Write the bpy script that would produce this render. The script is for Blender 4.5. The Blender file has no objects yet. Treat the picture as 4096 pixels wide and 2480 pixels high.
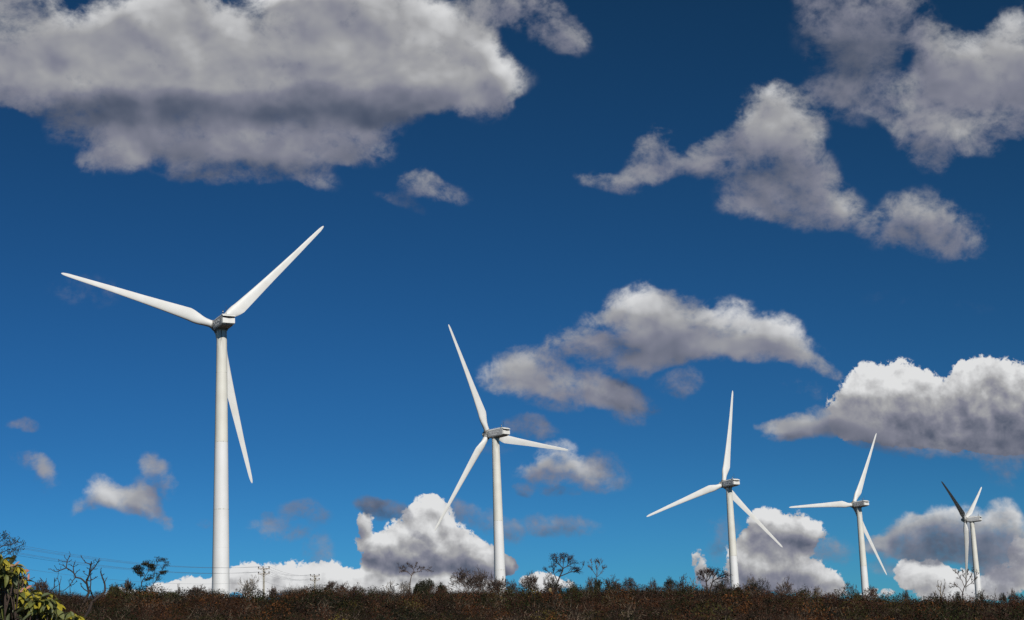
import bpy, math, random
import numpy as np
from mathutils import Vector, Matrix

R = math.radians
C = bpy.context.scene.collection
scene = bpy.context.scene

# ---------------------------------------------------------------- camera, sky, sun
EYE = Vector((0.0, 0.0, 1.65))
FPX, PITCH, ROLL = 6842.6, 0.222364, -0.034104          # focal length in 4096-wide pixels
cd = bpy.data.cameras.new('camera')
cam = bpy.data.objects.new('camera', cd)
C.objects.link(cam)
scene.camera = cam
cd.sensor_width = 36.0
cd.lens = FPX / 4096 * 36.0
cd.clip_start = 0.1
cd.clip_end = 30000.0
fw = Vector((0, math.cos(PITCH), math.sin(PITCH)))
up0 = Vector((0, -math.sin(PITCH), math.cos(PITCH)))
cr, sr = math.cos(ROLL), math.sin(ROLL)
rt = cr * Vector((1, 0, 0)) + sr * up0
up = -sr * Vector((1, 0, 0)) + cr * up0
cam.matrix_world = Matrix(((rt.x, up.x, -fw.x, EYE.x), (rt.y, up.y, -fw.y, EYE.y), (rt.z, up.z, -fw.z, EYE.z), (0, 0, 0, 1)))

SUN_EL, SUN_AZ = R(33), R(23)           # azimuth: degrees right of straight behind the camera
sun_dir = Vector((math.sin(SUN_AZ) * math.cos(SUN_EL), -math.cos(SUN_AZ) * math.cos(SUN_EL), math.sin(SUN_EL)))
sl = bpy.data.lights.new('sun', 'SUN')
sl.energy = 3.9
sl.angle = R(0.53)
sl.color = (1.0, 0.955, 0.88)
so = bpy.data.objects.new('sun', sl)
C.objects.link(so)
so.rotation_euler = (-sun_dir).to_track_quat('-Z', 'Y').to_euler()

scene.view_settings.view_transform = 'Standard'
scene.view_settings.look = 'None'
scene.view_settings.exposure = 0.0
scene.view_settings.gamma = 1.0
scene.cycles.use_denoising = True
scene.cycles.max_bounces = 6
scene.cycles.diffuse_bounces = 2
scene.cycles.transparent_max_bounces = 8

world = bpy.data.worlds.new('World')
scene.world = world
world.use_nodes = True
NT = world.node_tree
NT.nodes.clear()


class G:
    """small helper that wires shader nodes"""
    def __init__(s, nt):
        s.nt = nt

    def _in(s, n, i, v):
        if v is None:
            return
        if isinstance(v, bpy.types.NodeSocket):
            s.nt.links.new(v, n.inputs[i])
        else:
            n.inputs[i].default_value = v

    def math(s, op, a, b=None, c=None, clamp=False):
        n = s.nt.nodes.new('ShaderNodeMath')
        n.operation = op
        n.use_clamp = clamp
        for i, v in enumerate((a, b, c)):
            s._in(n, i, v)
        return n.outputs[0]

    def vec(s, op, a, b=None, c=None, out=0):
        n = s.nt.nodes.new('ShaderNodeVectorMath')
        n.operation = op
        for i, v in enumerate((a, b, c)):
            s._in(n, i, v)
        return n.outputs[out]

    def mr(s, v, a, b, c=0.0, d=1.0, kind='SMOOTHSTEP'):
        n = s.nt.nodes.new('ShaderNodeMapRange')
        n.interpolation_type = kind
        n.clamp = kind != 'SMOOTHSTEP'
        s._in(n, 0, v)
        for i, x in enumerate((a, b, c, d)):
            s._in(n, i + 1, x)
        return n.outputs[0]

    def noise(s, v, scale, detail=6.0, rough=0.55, dist=0.0, lac=2.0, out=0, kind='FBM'):
        n = s.nt.nodes.new('ShaderNodeTexNoise')
        n.noise_type = kind
        if kind == 'FBM':
            n.normalize = True
        s._in(n, 'Vector', v)
        n.inputs['Scale'].default_value = scale
        n.inputs['Detail'].default_value = detail
        n.inputs['Roughness'].default_value = rough
        n.inputs['Lacunarity'].default_value = lac
        n.inputs['Distortion'].default_value = dist
        return n.outputs[out]

    def ramp(s, v, stops, kind='LINEAR'):
        n = s.nt.nodes.new('ShaderNodeValToRGB')
        n.color_ramp.interpolation = kind
        e = n.color_ramp.elements
        while len(e) < len(stops):
            e.new(0.5)
        for q, (p, c) in zip(e, stops):
            q.position = p
            q.color = (*c, 1)
        s._in(n, 0, v)
        return n.outputs[0]

    def mix(s, f, a, b, mode='MIX'):
        n = s.nt.nodes.new('ShaderNodeMix')
        n.data_type = 'RGBA'
        n.blend_type = mode
        s._in(n, 0, f)
        for i, v in ((6, a), (7, b)):
            if isinstance(v, tuple):
                v = (*v, 1) if len(v) == 3 else v
            s._in(n, i, v)
        return n.outputs[2]


# clouds of the sky: az, el (degrees), radii (degrees), turn, weight, lightness; one list per kind of cloud
#BLOBS-BEGIN
CLOUDS = {
    'mid': [
        (-17.12, 21.71, 1.65, 1.23, 4, 1, 0.55),
        (-15.87, 20.88, 2.08, 0.92, 3, 1, 0.69),
        (-16.53, 20.18, 1.78, 0.66, 3, 1, 0.6),
        (-14.07, 21.25, 1.55, 1.06, 3, 1, 0.73),
        (-12.81, 21.44, 1.56, 1.26, 2, 1, 0.67),
        (-11.26, 21.70, 1.87, 1.40, 2, 1, 0.65),
        (-11.55, 22.69, 1.29, 0.93, 2, 1, 0.71),
        (-12.61, 22.11, 0.85, 0.66, 2, 0.7, 0.71),
        (-10.11, 21.41, 1.30, 0.94, 1, 1, 0.73),
        (-9.32, 21.02, 1.59, 0.94, 1, 1, 0.71),
        (-7.51, 21.73, 1.75, 1.34, 0, 1, 0.71),
        (-7.65, 22.80, 0.88, 0.67, 1, 0.8, 0.85),
        (-6.19, 22.28, 1.62, 1.21, 0, 1, 0.61),
        (-4.57, 21.88, 1.92, 1.48, -1, 1, 0.65),
        (-5.29, 22.96, 1.78, 0.80, -0, 1, 0.71),
        (-2.96, 21.59, 1.61, 1.09, -15, 1, 0.71),
        (-2.07, 21.58, 1.31, 0.96, -20, 1, 0.78),
        (-1.36, 20.88, 1.27, 1.05, -30, 1, 0.66),
        (-0.57, 20.25, 0.76, 0.91, -21, 0.9, 0.58),
        (-0.14, 19.82, 0.49, 0.55, -21, 0.6, 0.5),
        (-13.22, 20.36, 2.69, 0.67, 2, 1, 0.67),
        (-10.10, 20.33, 2.88, 0.67, 1, 1, 0.61),
        (-7.51, 20.31, 2.91, 0.65, 0, 1, 0.69),
        (-4.60, 20.39, 2.93, 0.75, -1, 1, 0.67),
        (-1.96, 20.35, 2.06, 0.75, -2, 1, 0.61),
        (-6.92, 22.28, 1.03, 0.67, 0, 0.5, 0.35),
        (-6.48, 22.08, 0.88, 0.40, 0, 0.5, 0.33),
        (-4.57, 22.02, 1.33, 0.38, -0, 0.4, 0.43),
        (-12.78, 19.41, 2.40, 0.48, 2, 0.9, 0.2),
        (-10.10, 19.45, 2.73, 0.51, 1, 0.9, 0.2),
        (-7.52, 19.53, 2.90, 0.54, 0, 0.95, 0.17),
        (-5.20, 19.64, 2.63, 0.55, 3, 0.95, 0.13),
        (-3.74, 19.70, 1.46, 0.52, 4, 0.7, 0.16),
        (-15.55, 19.57, 1.93, 0.29, 3, 0.6, 0.3),
        (-14.03, 19.18, 1.11, 0.60, 2, 0.6, 0.14),
        (-9.53, 20.14, 2.45, 0.22, 1, 0.3, 0.5),
        (-13.18, 18.14, 1.26, 0.59, 21, 0.72, 0.56),
        (-11.79, 18.53, 1.69, 0.74, 1, 0.9, 0.52),
        (-9.53, 18.65, 2.15, 0.60, 1, 0.81, 0.56),
        (-7.52, 18.50, 2.02, 0.49, 0, 0.77, 0.52),
        (-5.65, 18.68, 1.60, 0.55, -0, 0.81, 0.52),
        (-4.93, 18.40, 0.86, 0.49, -20, 0.63, 0.52),
        (-10.65, 17.74, 1.70, 0.57, 1, 0.63, 0.38),
        (-8.67, 17.71, 1.86, 0.47, -4, 0.45, 0.34),
        (-6.88, 17.49, 0.85, 0.36, -29, 0.36, 0.42),
        (-9.52, 17.22, 1.28, 0.22, 1, 0.27, 0.32),
        (-6.67, 17.03, 0.57, 0.17, -29, 0.23, 0.42),
        (-11.99, 17.64, 0.36, 0.30, 2, -0.5, 0.42),
        (-7.52, 18.06, 1.29, 0.41, 0, 0.54, 0.44),
        (-14.84, 18.68, 0.76, 0.43, 3, 0.59, 0.42),
        (-14.07, 17.71, 0.62, 0.33, 12, 0.5, 0.44),
        (-12.48, 18.30, 0.84, 0.54, 2, 0.45, 0.48),
        (-3.14, 17.10, 0.61, 0.36, -1, 0.85, 0.46),
        (-2.35, 16.85, 0.86, 0.31, -21, 0.7, 0.4),
        (-3.80, 16.53, 0.79, 0.19, -20, 0.35, 0.3),
        (-0.25, 22.82, 1.04, 0.40, -2, 0.7, 0.42),
        (1.22, 22.44, 1.59, 0.56, -30, 0.75, 0.4),
        (2.23, 21.85, 0.71, 0.56, -40, 0.5, 0.38),
        (-0.87, 22.23, 0.52, 0.82, 17, 0.6, 0.5),
        (12.27, 21.50, 1.41, 1.32, -6, 0.75, 0.29),
        (13.21, 20.86, 1.40, 1.06, -7, 0.7, 0.35),
        (13.95, 21.31, 0.84, 0.79, -7, 0.53, 0.41),
        (12.00, 20.05, 0.99, 0.80, -6, 0.62, 0.25),
        (11.60, 21.97, 0.85, 0.66, -6, 0.53, 0.35),
        (11.31, 19.38, 0.87, 0.46, -6, 0.66, 0.43),
        (12.36, 19.27, 1.12, 0.59, -6, 0.62, 0.41),
        (12.98, 19.95, 0.70, 0.40, -6, -0.35, 0.42),
        (14.18, 19.95, 0.33, 0.32, -7, -0.6, 0.42),
        (15.22, 19.96, 0.85, 0.79, -7, 0.75, 0.55),
        (15.86, 19.48, 1.22, 0.79, -7, 0.7, 0.57),
        (16.97, 19.61, 1.07, 0.93, 12, 0.79, 0.61),
        (17.77, 20.16, 0.80, 0.98, -8, 0.88, 0.67),
        (16.21, 18.84, 1.62, 0.61, -7, 0.7, 0.55),
        (17.35, 18.07, 1.20, 0.60, -27, 0.75, 0.53),
        (14.36, 18.92, 1.24, 0.53, -16, 0.66, 0.49),
        (15.19, 18.23, 1.22, 0.61, -7, 0.75, 0.65),
        (13.94, 18.16, 1.24, 0.53, -26, 0.66, 0.53),
        (15.39, 17.47, 1.08, 0.53, -16, 0.75, 0.61),
        (14.35, 17.31, 0.96, 0.48, -26, 0.62, 0.45),
        (14.50, 16.75, 0.60, 0.37, -26, 0.53, 0.39),
        (17.03, 17.61, 0.94, 0.34, -27, 0.53, 0.5),
        (17.95, 18.69, 0.93, 0.79, -8, 0.79, 0.41),
        (14.11, 17.70, 0.36, 0.27, -6, -0.5, 0.42),
        (13.28, 18.54, 0.56, 0.24, -25, -0.2, 0.42),
        (11.73, 18.52, 0.70, 0.30, -34, 0.31, 0.35),
        (9.21, 19.02, 0.93, 0.64, 24, 0.79, 0.61),
        (9.81, 18.36, 1.02, 0.76, -5, 0.84, 0.63),
        (8.86, 18.09, 1.27, 0.66, 15, 0.79, 0.59),
        (9.51, 19.54, 0.41, 0.39, 44, 0.48, 0.53),
        (7.54, 17.60, 1.19, 0.58, 15, 0.7, 0.49),
        (6.08, 17.33, 1.20, 0.47, 6, 0.66, 0.45),
        (5.33, 18.06, 0.66, 0.44, -4, 0.57, 0.45),
        (4.66, 17.73, 0.57, 0.36, 25, 0.44, 0.39),
        (3.60, 16.96, 0.86, 0.30, -14, 0.7, 0.44),
        (4.48, 17.19, 0.66, 0.30, -3, 0.53, 0.44),
        (6.78, 17.01, 1.57, 0.36, -4, 0.62, 0.41),
        (5.97, 17.88, 0.29, 0.22, -4, -0.4, 0.42),
        (9.50, 17.08, 1.18, 0.71, -34, 0.7, 0.29),
        (10.48, 16.93, 0.83, 0.55, -49, 0.66, 0.45),
        (9.01, 16.16, 1.41, 0.60, -5, 0.7, 0.35),
        (10.51, 15.56, 1.53, 0.52, -10, 0.75, 0.51),
        (8.27, 15.73, 0.90, 0.30, -4, 0.62, 0.45),
        (11.60, 15.20, 0.77, 0.38, -25, 0.53, 0.41),
        (11.11, 16.06, 0.69, 0.41, -44, 0.53, 0.41),
        (7.63, 16.88, 0.43, 0.27, -4, -0.3, 0.42),
        (5.35, 17.10, 0.86, 0.28, -3, 0.4, 0.37),
        (13.79, 15.00, 1.02, 0.74, -6, 0.88, 0.55),
        (14.43, 14.53, 1.21, 0.67, -31, 0.88, 0.47),
        (15.21, 14.12, 0.94, 0.47, -36, 0.79, 0.43),
        (12.66, 14.56, 0.82, 0.38, -5, 0.53, 0.39),
        (15.78, 14.53, 0.67, 0.33, -41, 0.4, 0.33),
        (4.47, 12.89, 0.48, 0.47, -3, 0.95, 0.74),
        (3.81, 12.50, 0.62, 0.53, -3, 0.9, 0.68),
        (4.36, 12.16, 0.88, 0.64, -3, 1, 0.68),
        (5.66, 12.55, 0.85, 0.39, -13, 0.85, 0.42),
        (5.48, 11.89, 1.13, 0.61, -3, 1, 0.52),
        (7.26, 12.27, 0.78, 0.50, -4, 0.95, 0.76),
        (6.80, 11.68, 1.12, 0.64, -3, 1, 0.62),
        (8.26, 11.48, 0.69, 0.41, -4, 0.8, 0.62),
        (9.00, 11.68, 0.72, 0.47, -19, 0.95, 0.8),
        (9.42, 11.10, 0.96, 0.50, -24, 0.9, 0.64),
        (8.51, 11.00, 1.11, 0.36, -4, 0.9, 0.5),
        (10.00, 10.54, 0.77, 0.27, -18, 0.75, 0.46),
        (6.56, 11.17, 1.54, 0.41, -3, 0.9, 0.46),
        (5.02, 11.33, 1.26, 0.47, -3, 0.9, 0.36),
        (2.64, 11.89, 0.65, 0.47, 17, 0.85, 0.6),
        (2.34, 11.37, 0.76, 0.42, -2, 0.8, 0.46),
        (3.46, 11.16, 1.13, 0.44, -3, 0.85, 0.48),
        (4.14, 10.68, 0.62, 0.31, -3, 0.7, 0.46),
        (3.26, 12.35, 0.51, 0.19, 17, 0.5, 0.5),
        (10.54, 10.41, 0.54, 0.22, -34, 0.5, 0.38),
        (4.58, 10.85, 0.84, 0.22, -3, 0.5, 0.46),
        (0.37, 11.17, 0.74, 0.33, -2, 0.7, 0.5),
        (1.42, 11.45, 0.56, 0.48, 42, 0.55, 0.36),
        (-0.18, 10.43, 0.93, 0.47, -2, 0.85, 0.62),
        (0.88, 10.50, 1.27, 0.50, -10, 0.9, 0.58),
        (2.21, 10.10, 1.27, 0.47, -14, 0.85, 0.48),
        (3.26, 9.80, 0.98, 0.39, -16, 0.8, 0.42),
        (1.70, 9.67, 1.13, 0.28, -2, 0.7, 0.42),
        (4.02, 9.58, 0.75, 0.42, -32, 0.85, 0.04),
        (2.86, 10.42, 0.56, 0.31, -22, 0.5, 0.46),
        (12.23, 7.81, 1.59, 0.35, -12, 0.7, 0.18),
        (13.81, 7.54, 1.57, 0.27, -9, 0.5, 0.22),
        (15.76, 7.38, 1.67, 0.27, -7, 0.7, 0.2),
        (12.47, 7.44, 0.53, 0.27, -4, 0.45, 0.16),
        (11.21, 8.45, 0.81, 0.54, -4, 0.9, 0.46),
        (10.13, 8.62, 0.85, 0.41, 11, 1.1, 0.48),
        (9.16, 8.44, 0.82, 0.33, 2, 1, 0.42),
        (8.62, 8.51, 0.49, 0.19, -3, 0.7, 0.4),
        (10.17, 8.25, 0.95, 0.27, 2, 0.7, 0.36),
        (15.70, 6.74, 0.65, 0.33, -56, 0.35, 0.3),
        (-13.67, 6.96, 0.42, 0.35, -0, 0.77, 0.67),
        (-13.97, 6.65, 0.47, 0.30, 20, 0.65, 0.51),
        (-14.29, 6.43, 0.34, 0.16, 20, 0.47, 0.43),
        (-12.98, 6.69, 0.80, 0.32, -13, 0.77, 0.53),
        (-12.12, 7.68, 0.35, 0.32, -0, 0.73, 0.47),
        (-11.76, 7.38, 0.40, 0.41, 20, 0.69, 0.45),
        (-11.58, 7.00, 0.27, 0.33, 20, 0.65, 0.49),
        (-12.38, 6.47, 0.67, 0.32, -30, 0.73, 0.49),
        (-11.96, 6.14, 0.41, 0.24, -31, 0.65, 0.41),
        (-12.39, 7.00, 0.34, 0.33, 30, 0.52, 0.45),
        (-11.94, 6.77, 0.24, 0.19, -1, 0.26, 0.17),
        (-15.74, 7.90, 0.48, 0.21, -35, 0.69, 0.49),
        (-15.39, 7.55, 0.48, 0.21, -45, 0.6, 0.43),
        (-15.56, 7.42, 0.43, 0.23, -50, 0.43, 0.21),
        (-16.03, 7.99, 0.53, 0.21, -20, 0.43, 0.31),
        (-8.13, 5.63, 0.75, 0.33, -1, 0.6, 0.33),
        (-7.04, 6.22, 0.66, 0.30, -1, 0.52, 0.23),
        (-6.77, 5.06, 0.49, 0.55, 39, 0.56, 0.31),
        (1.27, 7.75, 0.62, 0.41, -2, 1, 0.7),
        (1.39, 7.29, 1.12, 0.39, -2, 1, 0.54),
        (2.57, 7.15, 0.89, 0.39, -10, 0.9, 0.42),
        (0.62, 7.11, 0.63, 0.33, -2, 0.7, 0.36),
    ],
    'far': [
        (-3.14, 6.29, 0.50, 0.41, -2, 1, 1),
        (-2.76, 5.91, 0.61, 0.60, -2, 1, 1),
        (-3.59, 6.17, 0.36, 0.27, -2, 0.9, 0.95),
        (-2.85, 5.16, 1.11, 0.77, -2, 1, 0.96),
        (-3.81, 5.46, 0.66, 0.52, -2, 0.9, 0.92),
        (-1.96, 4.86, 1.11, 0.55, -20, 1, 0.86),
        (-1.14, 4.49, 0.83, 0.46, -22, 0.95, 0.7),
        (-5.12, 5.74, 0.33, 0.41, 8, 0.8, 0.74),
        (-5.26, 5.23, 0.39, 0.35, -1, 0.7, 0.6),
        (-4.51, 5.00, 0.83, 0.49, -2, 0.95, 0.84),
        (-3.48, 4.70, 1.24, 0.46, -2, 1, 0.7),
        (-4.58, 4.53, 0.83, 0.33, -2, 0.9, 0.56),
        (-2.80, 4.31, 1.66, 0.35, -2, 1, 0.46),
        (-1.43, 4.09, 1.10, 0.24, -6, 0.9, 0.36),
        (-0.52, 4.24, 0.47, 0.30, -22, 0.7, 0.34),
        (-3.77, 4.21, 1.24, 0.22, -2, 0.9, 0.4),
        (-2.24, 4.49, 0.83, 0.27, -12, 0.8, 0.56),
        (-9.48, 3.97, 0.81, 0.46, -1, 1, 0.96),
        (-8.41, 3.95, 0.81, 0.59, -1, 1, 1),
        (-7.32, 4.06, 0.82, 0.62, -1, 1, 1),
        (-6.37, 3.97, 0.82, 0.60, -2, 1, 0.98),
        (-5.28, 3.87, 0.96, 0.54, -2, 1, 0.98),
        (-4.05, 3.70, 1.10, 0.49, -2, 1, 0.9),
        (-2.68, 3.66, 1.10, 0.49, -2, 1, 0.95),
        (-1.44, 3.62, 0.83, 0.46, -2, 0.9, 0.9),
        (-10.69, 3.84, 0.73, 0.37, -1, 0.9, 0.95),
        (-11.62, 3.75, 0.66, 0.29, -1, 0.9, 0.9),
        (-12.93, 3.65, 0.79, 0.26, -1, 0.8, 0.9),
        (-9.08, 4.23, 0.47, 0.40, -1, 0.8, 0.95),
        (0.63, 3.66, 0.69, 0.33, -2, 1, 0.9),
        (1.31, 3.59, 0.55, 0.27, -2, 0.8, 0.85),
        (16.20, 3.87, 0.38, 0.66, -3, 0.9, 0.82),
        (15.94, 3.10, 0.51, 0.47, -3, 0.8, 0.72),
        (11.81, 9.30, 0.94, 0.95, -4, 1, 0.95),
        (12.78, 9.51, 1.20, 0.81, -4, 1, 1),
        (13.83, 9.29, 0.92, 0.68, -14, 1, 0.92),
        (11.10, 8.80, 0.68, 0.82, -4, 0.9, 0.7),
        (12.58, 8.70, 1.73, 0.61, -4, 1, 0.66),
        (14.04, 8.67, 1.57, 0.54, -14, 1, 0.76),
        (15.32, 9.58, 0.85, 0.74, -5, 1, 0.92),
        (16.34, 9.30, 0.91, 0.80, -5, 1, 0.88),
        (15.50, 8.76, 1.43, 0.74, -4, 1, 0.74),
        (16.66, 8.54, 1.03, 0.80, -5, 1, 0.56),
        (14.68, 8.42, 1.95, 0.54, -4, 1, 0.6),
        (11.60, 8.36, 1.07, 0.46, -4, 1, 0.52),
        (12.66, 8.16, 1.59, 0.46, -4, 1, 0.56),
        (14.24, 7.91, 1.70, 0.48, -7, 1, 0.56),
        (15.80, 7.74, 1.42, 0.53, -4, 1, 0.5),
        (16.71, 7.74, 0.77, 0.66, -4, 1, 0.46),
        (13.16, 7.69, 1.97, 0.24, -8, 1, 0.34),
        (15.50, 7.32, 1.42, 0.21, -7, 1, 0.32),
        (8.35, 5.33, 0.73, 0.49, -3, 1, 0.9),
        (9.33, 5.07, 0.65, 0.60, -3, 1, 0.9),
        (8.63, 4.72, 1.35, 0.54, -3, 1, 0.42),
        (7.93, 4.35, 1.08, 0.68, -3, 1, 0.94),
        (8.84, 3.77, 1.59, 0.74, -18, 1, 0.86),
        (9.61, 3.33, 1.19, 0.54, -23, 1, 0.66),
        (7.35, 3.83, 0.68, 0.74, -2, 0.9, 0.72),
        (8.00, 3.34, 1.61, 0.38, -2, 1, 0.46),
        (5.94, 4.16, 0.30, 0.46, 8, 0.8, 0.7),
        (6.12, 3.62, 0.41, 0.38, -2, 0.6, 0.5),
        (13.18, 3.30, 0.96, 0.60, -23, 1, 0.97),
        (14.07, 3.06, 1.15, 0.50, -13, 1, 0.95),
        (12.67, 3.46, 0.52, 0.48, -3, 0.9, 0.9),
        (15.36, 3.06, 0.51, 0.50, -3, 0.9, 0.8),
        (15.21, 2.81, 0.64, 0.31, -3, 0.9, 0.85),
        (11.58, 2.91, 0.53, 0.19, -3, 0.7, 0.8),
        (14.04, 2.73, 1.28, 0.32, -3, 1, 0.9),
    ],
    'veil': [
        (14.21, 4.57, 1.55, 0.66, -3, 0.88, 0.48),
        (13.10, 4.63, 1.04, 0.61, -3, 0.88, 0.54),
        (14.77, 5.01, 0.77, 0.50, -3, 0.88, 0.76),
        (13.93, 5.19, 0.60, 0.40, -3, 0.88, 0.8),
        (12.93, 4.91, 0.52, 0.35, -3, 0.79, 0.68),
        (15.88, 5.14, 0.51, 0.45, -3, 0.88, 0.74),
        (16.20, 4.46, 0.63, 0.66, -3, 0.88, 0.72),
        (15.93, 3.69, 0.63, 0.66, -3, 0.88, 0.8),
        (12.22, 4.41, 0.74, 0.37, -3, 0.84, 0.6),
        (14.54, 3.96, 1.66, 0.45, -8, 0.88, 0.36),
        (13.51, 4.08, 1.03, 0.40, -8, 0.88, 0.38),
        (15.44, 3.19, 0.64, 0.52, -3, 0.7, 0.55),
        (11.70, 4.51, 0.48, 0.27, -3, 0.7, 0.56),
        (12.16, 3.68, 0.66, 0.40, -3, 0.44, 0.52),
        (15.47, 4.24, 0.77, 0.53, -3, 0.79, 0.58),
        (0.47, 8.77, 0.84, 0.39, -12, 0.72, 0.32),
        (-4.56, 6.23, 0.83, 0.36, -16, 1.08, 0.18),
        (-3.33, 5.31, 0.55, 0.16, -31, 0.45, 0.3),
        (-1.10, 5.72, 1.25, 0.41, -22, 0.675, 0.36),
        (1.25, 5.55, 1.25, 0.38, -7, 0.81, 0.34),
        (0.18, 6.64, 0.39, 0.28, -2, 0.72, 0.2),
        (1.30, 6.67, 0.84, 0.17, -2, 0.54, 0.18),
        (5.66, 10.08, 0.84, 0.44, -3, 0.495, 0.36),
        (9.66, 9.65, 0.68, 0.30, -24, 0.36, 0.38),
        (-16.25, 9.05, 0.44, 0.21, 1, 0.54, 0.34),
        (-10.43, 5.94, 0.30, 0.22, -1, 0.45, 0.32),
        (3.00, 7.36, 0.83, 0.55, -22, 0.54, 0.32),
        (8.93, 4.10, 1.19, 0.41, -33, 0.36, 0.38),
        (10.21, 4.24, 0.80, 0.38, -3, 0.495, 0.38),
        (15.96, 6.73, 0.51, 0.53, -45, 0.405, 0.36),
        (-14.31, 13.45, 1.08, 0.41, 1, 0.252, 0.4),
        (6.76, 5.22, 0.55, 0.41, -3, 0.45, 0.36),
        (6.57, 4.41, 0.54, 0.54, -2, 0.36, 0.36),
        (-0.75, 8.12, 0.84, 0.19, -2, 0.27, 0.3),
        (3.66, 9.48, 0.84, 0.56, -32, 0.63, 0.28),
        (-8.40, 6.11, 0.33, 0.27, -1, 0.45, 0.3),
        (12.74, 12.37, 0.81, 0.27, -5, 0.108, 0.4),
        (15.40, 11.87, 0.79, 0.27, -5, 0.108, 0.4),
    ],
}
#BLOBS-END


def cloud_layer(g, spec, blobs, d, P0, col):
    """one kind of cloud laid over the sky colour col; d is the direction, P0 its azimuth and elevation"""
    N = g.nt.nodes
    off = spec['seed']
    wn = g.noise(g.vec('ADD', d, (off, 0, 0)), spec['warp_scale'], 5.0, 0.55, out=1)
    warp = g.vec('MULTIPLY', g.vec('SUBTRACT', wn, (0.5, 0.5, 0.5)), (spec['warp'],) * 3)
    P = g.vec('ADD', P0, warp)
    acc = (0.0, 0.0, 0.0)
    acc2 = 0.0
    P2 = g.vec('ADD', P, spec['sunward'])
    for i, (a, e, rx, ry, ang, w, b) in enumerate(blobs):
        m = N.new('ShaderNodeMapping')
        m.vector_type = 'TEXTURE'
        g.nt.links.new(P, m.inputs[0])
        m.inputs[1].default_value = (a, e, 0)
        m.inputs[2].default_value = (0, 0, R(ang))
        m.inputs[3].default_value = (rx * spec['grow'], ry * spec['grow'], 1e4)
        r2 = g.vec('DOT_PRODUCT', m.outputs[0], m.outputs[0], out=1)
        k = g.mr(r2, 1.0, 0.0, 0.0, 1.0)
        v = N.new('ShaderNodeVectorMath')
        v.operation = 'SCALE'
        v.inputs[0].default_value = (w, abs(w) * b, abs(w))
        g.nt.links.new(k, v.inputs[3])
        acc = g.vec('ADD', acc, v.outputs[0])
        # the same heap seen from a little nearer the sun: how much cloud the light has come through
        m2 = N.new('ShaderNodeMapping')
        m2.vector_type = 'TEXTURE'
        g.nt.links.new(P2, m2.inputs[0])
        for q in (1, 2, 3):
            m2.inputs[q].default_value = m.inputs[q].default_value
        k2 = g.mr(g.vec('DOT_PRODUCT', m2.outputs[0], m2.outputs[0], out=1), 1.0, 0.0, 0.0, 1.0)
        acc2 = g.math('MULTIPLY_ADD', k2, w, acc2)
        if i % 4 == 3:      # makes the next blobs wait for this sum, which keeps the shader's memory small
            P = g.vec('MULTIPLY_ADD', acc, (1e-9, 1e-9, 1e-9), P)
            P2 = g.vec('ADD', P, spec['sunward'])
    s2 = N.new('ShaderNodeSeparateXYZ')
    g.nt.links.new(acc, s2.inputs[0])
    cov, bb, ww = s2.outputs
    light = g.math('DIVIDE', bb, g.math('MAXIMUM', ww, 0.001))
    nv = g.vec('MULTIPLY', g.vec('ADD', d, (off, off, 0)), (1.0, 1.0, spec['flat']))
    n1 = g.noise(nv, spec['scale'], 9.0, spec['rough'], spec['dist'])
    n1b = g.noise(nv, spec['scale'] * 2.7, 6.0, 0.6, 0.0)
    nn = g.math('MULTIPLY_ADD', g.math('ABSOLUTE', g.math('SUBTRACT', n1b, 0.5)), -spec['billow'], n1)
    f = g.math('MULTIPLY_ADD', g.math('SUBTRACT', nn, 0.5 - 0.06 * spec['billow']), spec['amp'], g.math('MINIMUM', cov, spec['cap']))
    if spec['soft']:        # thin at the rim, as vapour is: what passes falls off with the depth of cloud
        depth = g.mr(f, spec['lo'], spec['hi'], 0.0, 1.0, 'LINEAR')
        alpha = g.math('SUBTRACT', 1.0, g.math('EXPONENT', g.math('MULTIPLY', g.math('POWER', depth, 2.1), -spec['soft'])))
    else:
        alpha = g.math('MULTIPLY', g.mr(f, spec['lo'], spec['hi']), spec['max'])
    alpha = g.math('MULTIPLY', alpha, g.mr(cov, 0.02, spec['fade']))
    # relief of the heaps: the turbulence here against the turbulence a little towards the sun
    r1 = g.noise(nv, spec['rscale'], spec['rdetail'], 0.5, 0.2)
    r2_ = g.noise(g.vec('ADD', nv, spec['shift']), spec['rscale'], spec['rdetail'], 0.5, 0.2)
    rel = g.math('MULTIPLY', g.math('SUBTRACT', r1, r2_), spec['relief'])
    rel2 = g.math('MULTIPLY', g.math('SUBTRACT', n1b, 0.5), spec['relief2'])
    L = g.math('ADD', g.math('ADD', light, rel), rel2)
    through = g.math('ADD', g.math('MINIMUM', acc2, 1.6), g.math('MULTIPLY', g.math('SUBTRACT', r2_, 0.5), spec['rough_light']))
    L = g.math('MULTIPLY_ADD', g.math('SUBTRACT', spec['mid'], through), spec['vol'], L)
    # thin edges scatter less light towards the eye
    L = g.math('MULTIPLY', L, g.mr(f, spec['lo'], spec['hi'] + 0.5, spec['edge'], 1.0))
    cc = g.ramp(L, [(0.0, (0.040, 0.060, 0.105)), (0.25, (0.105, 0.122, 0.172)), (0.5, (0.220, 0.226, 0.282)),
                    (0.7, (0.370, 0.372, 0.385)), (1.0, (0.74, 0.745, 0.75))])
    cc = g.vec('MULTIPLY', cc, (1 / SKY_STRENGTH,) * 3)
    return g.mix(alpha, col, cc)


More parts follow.
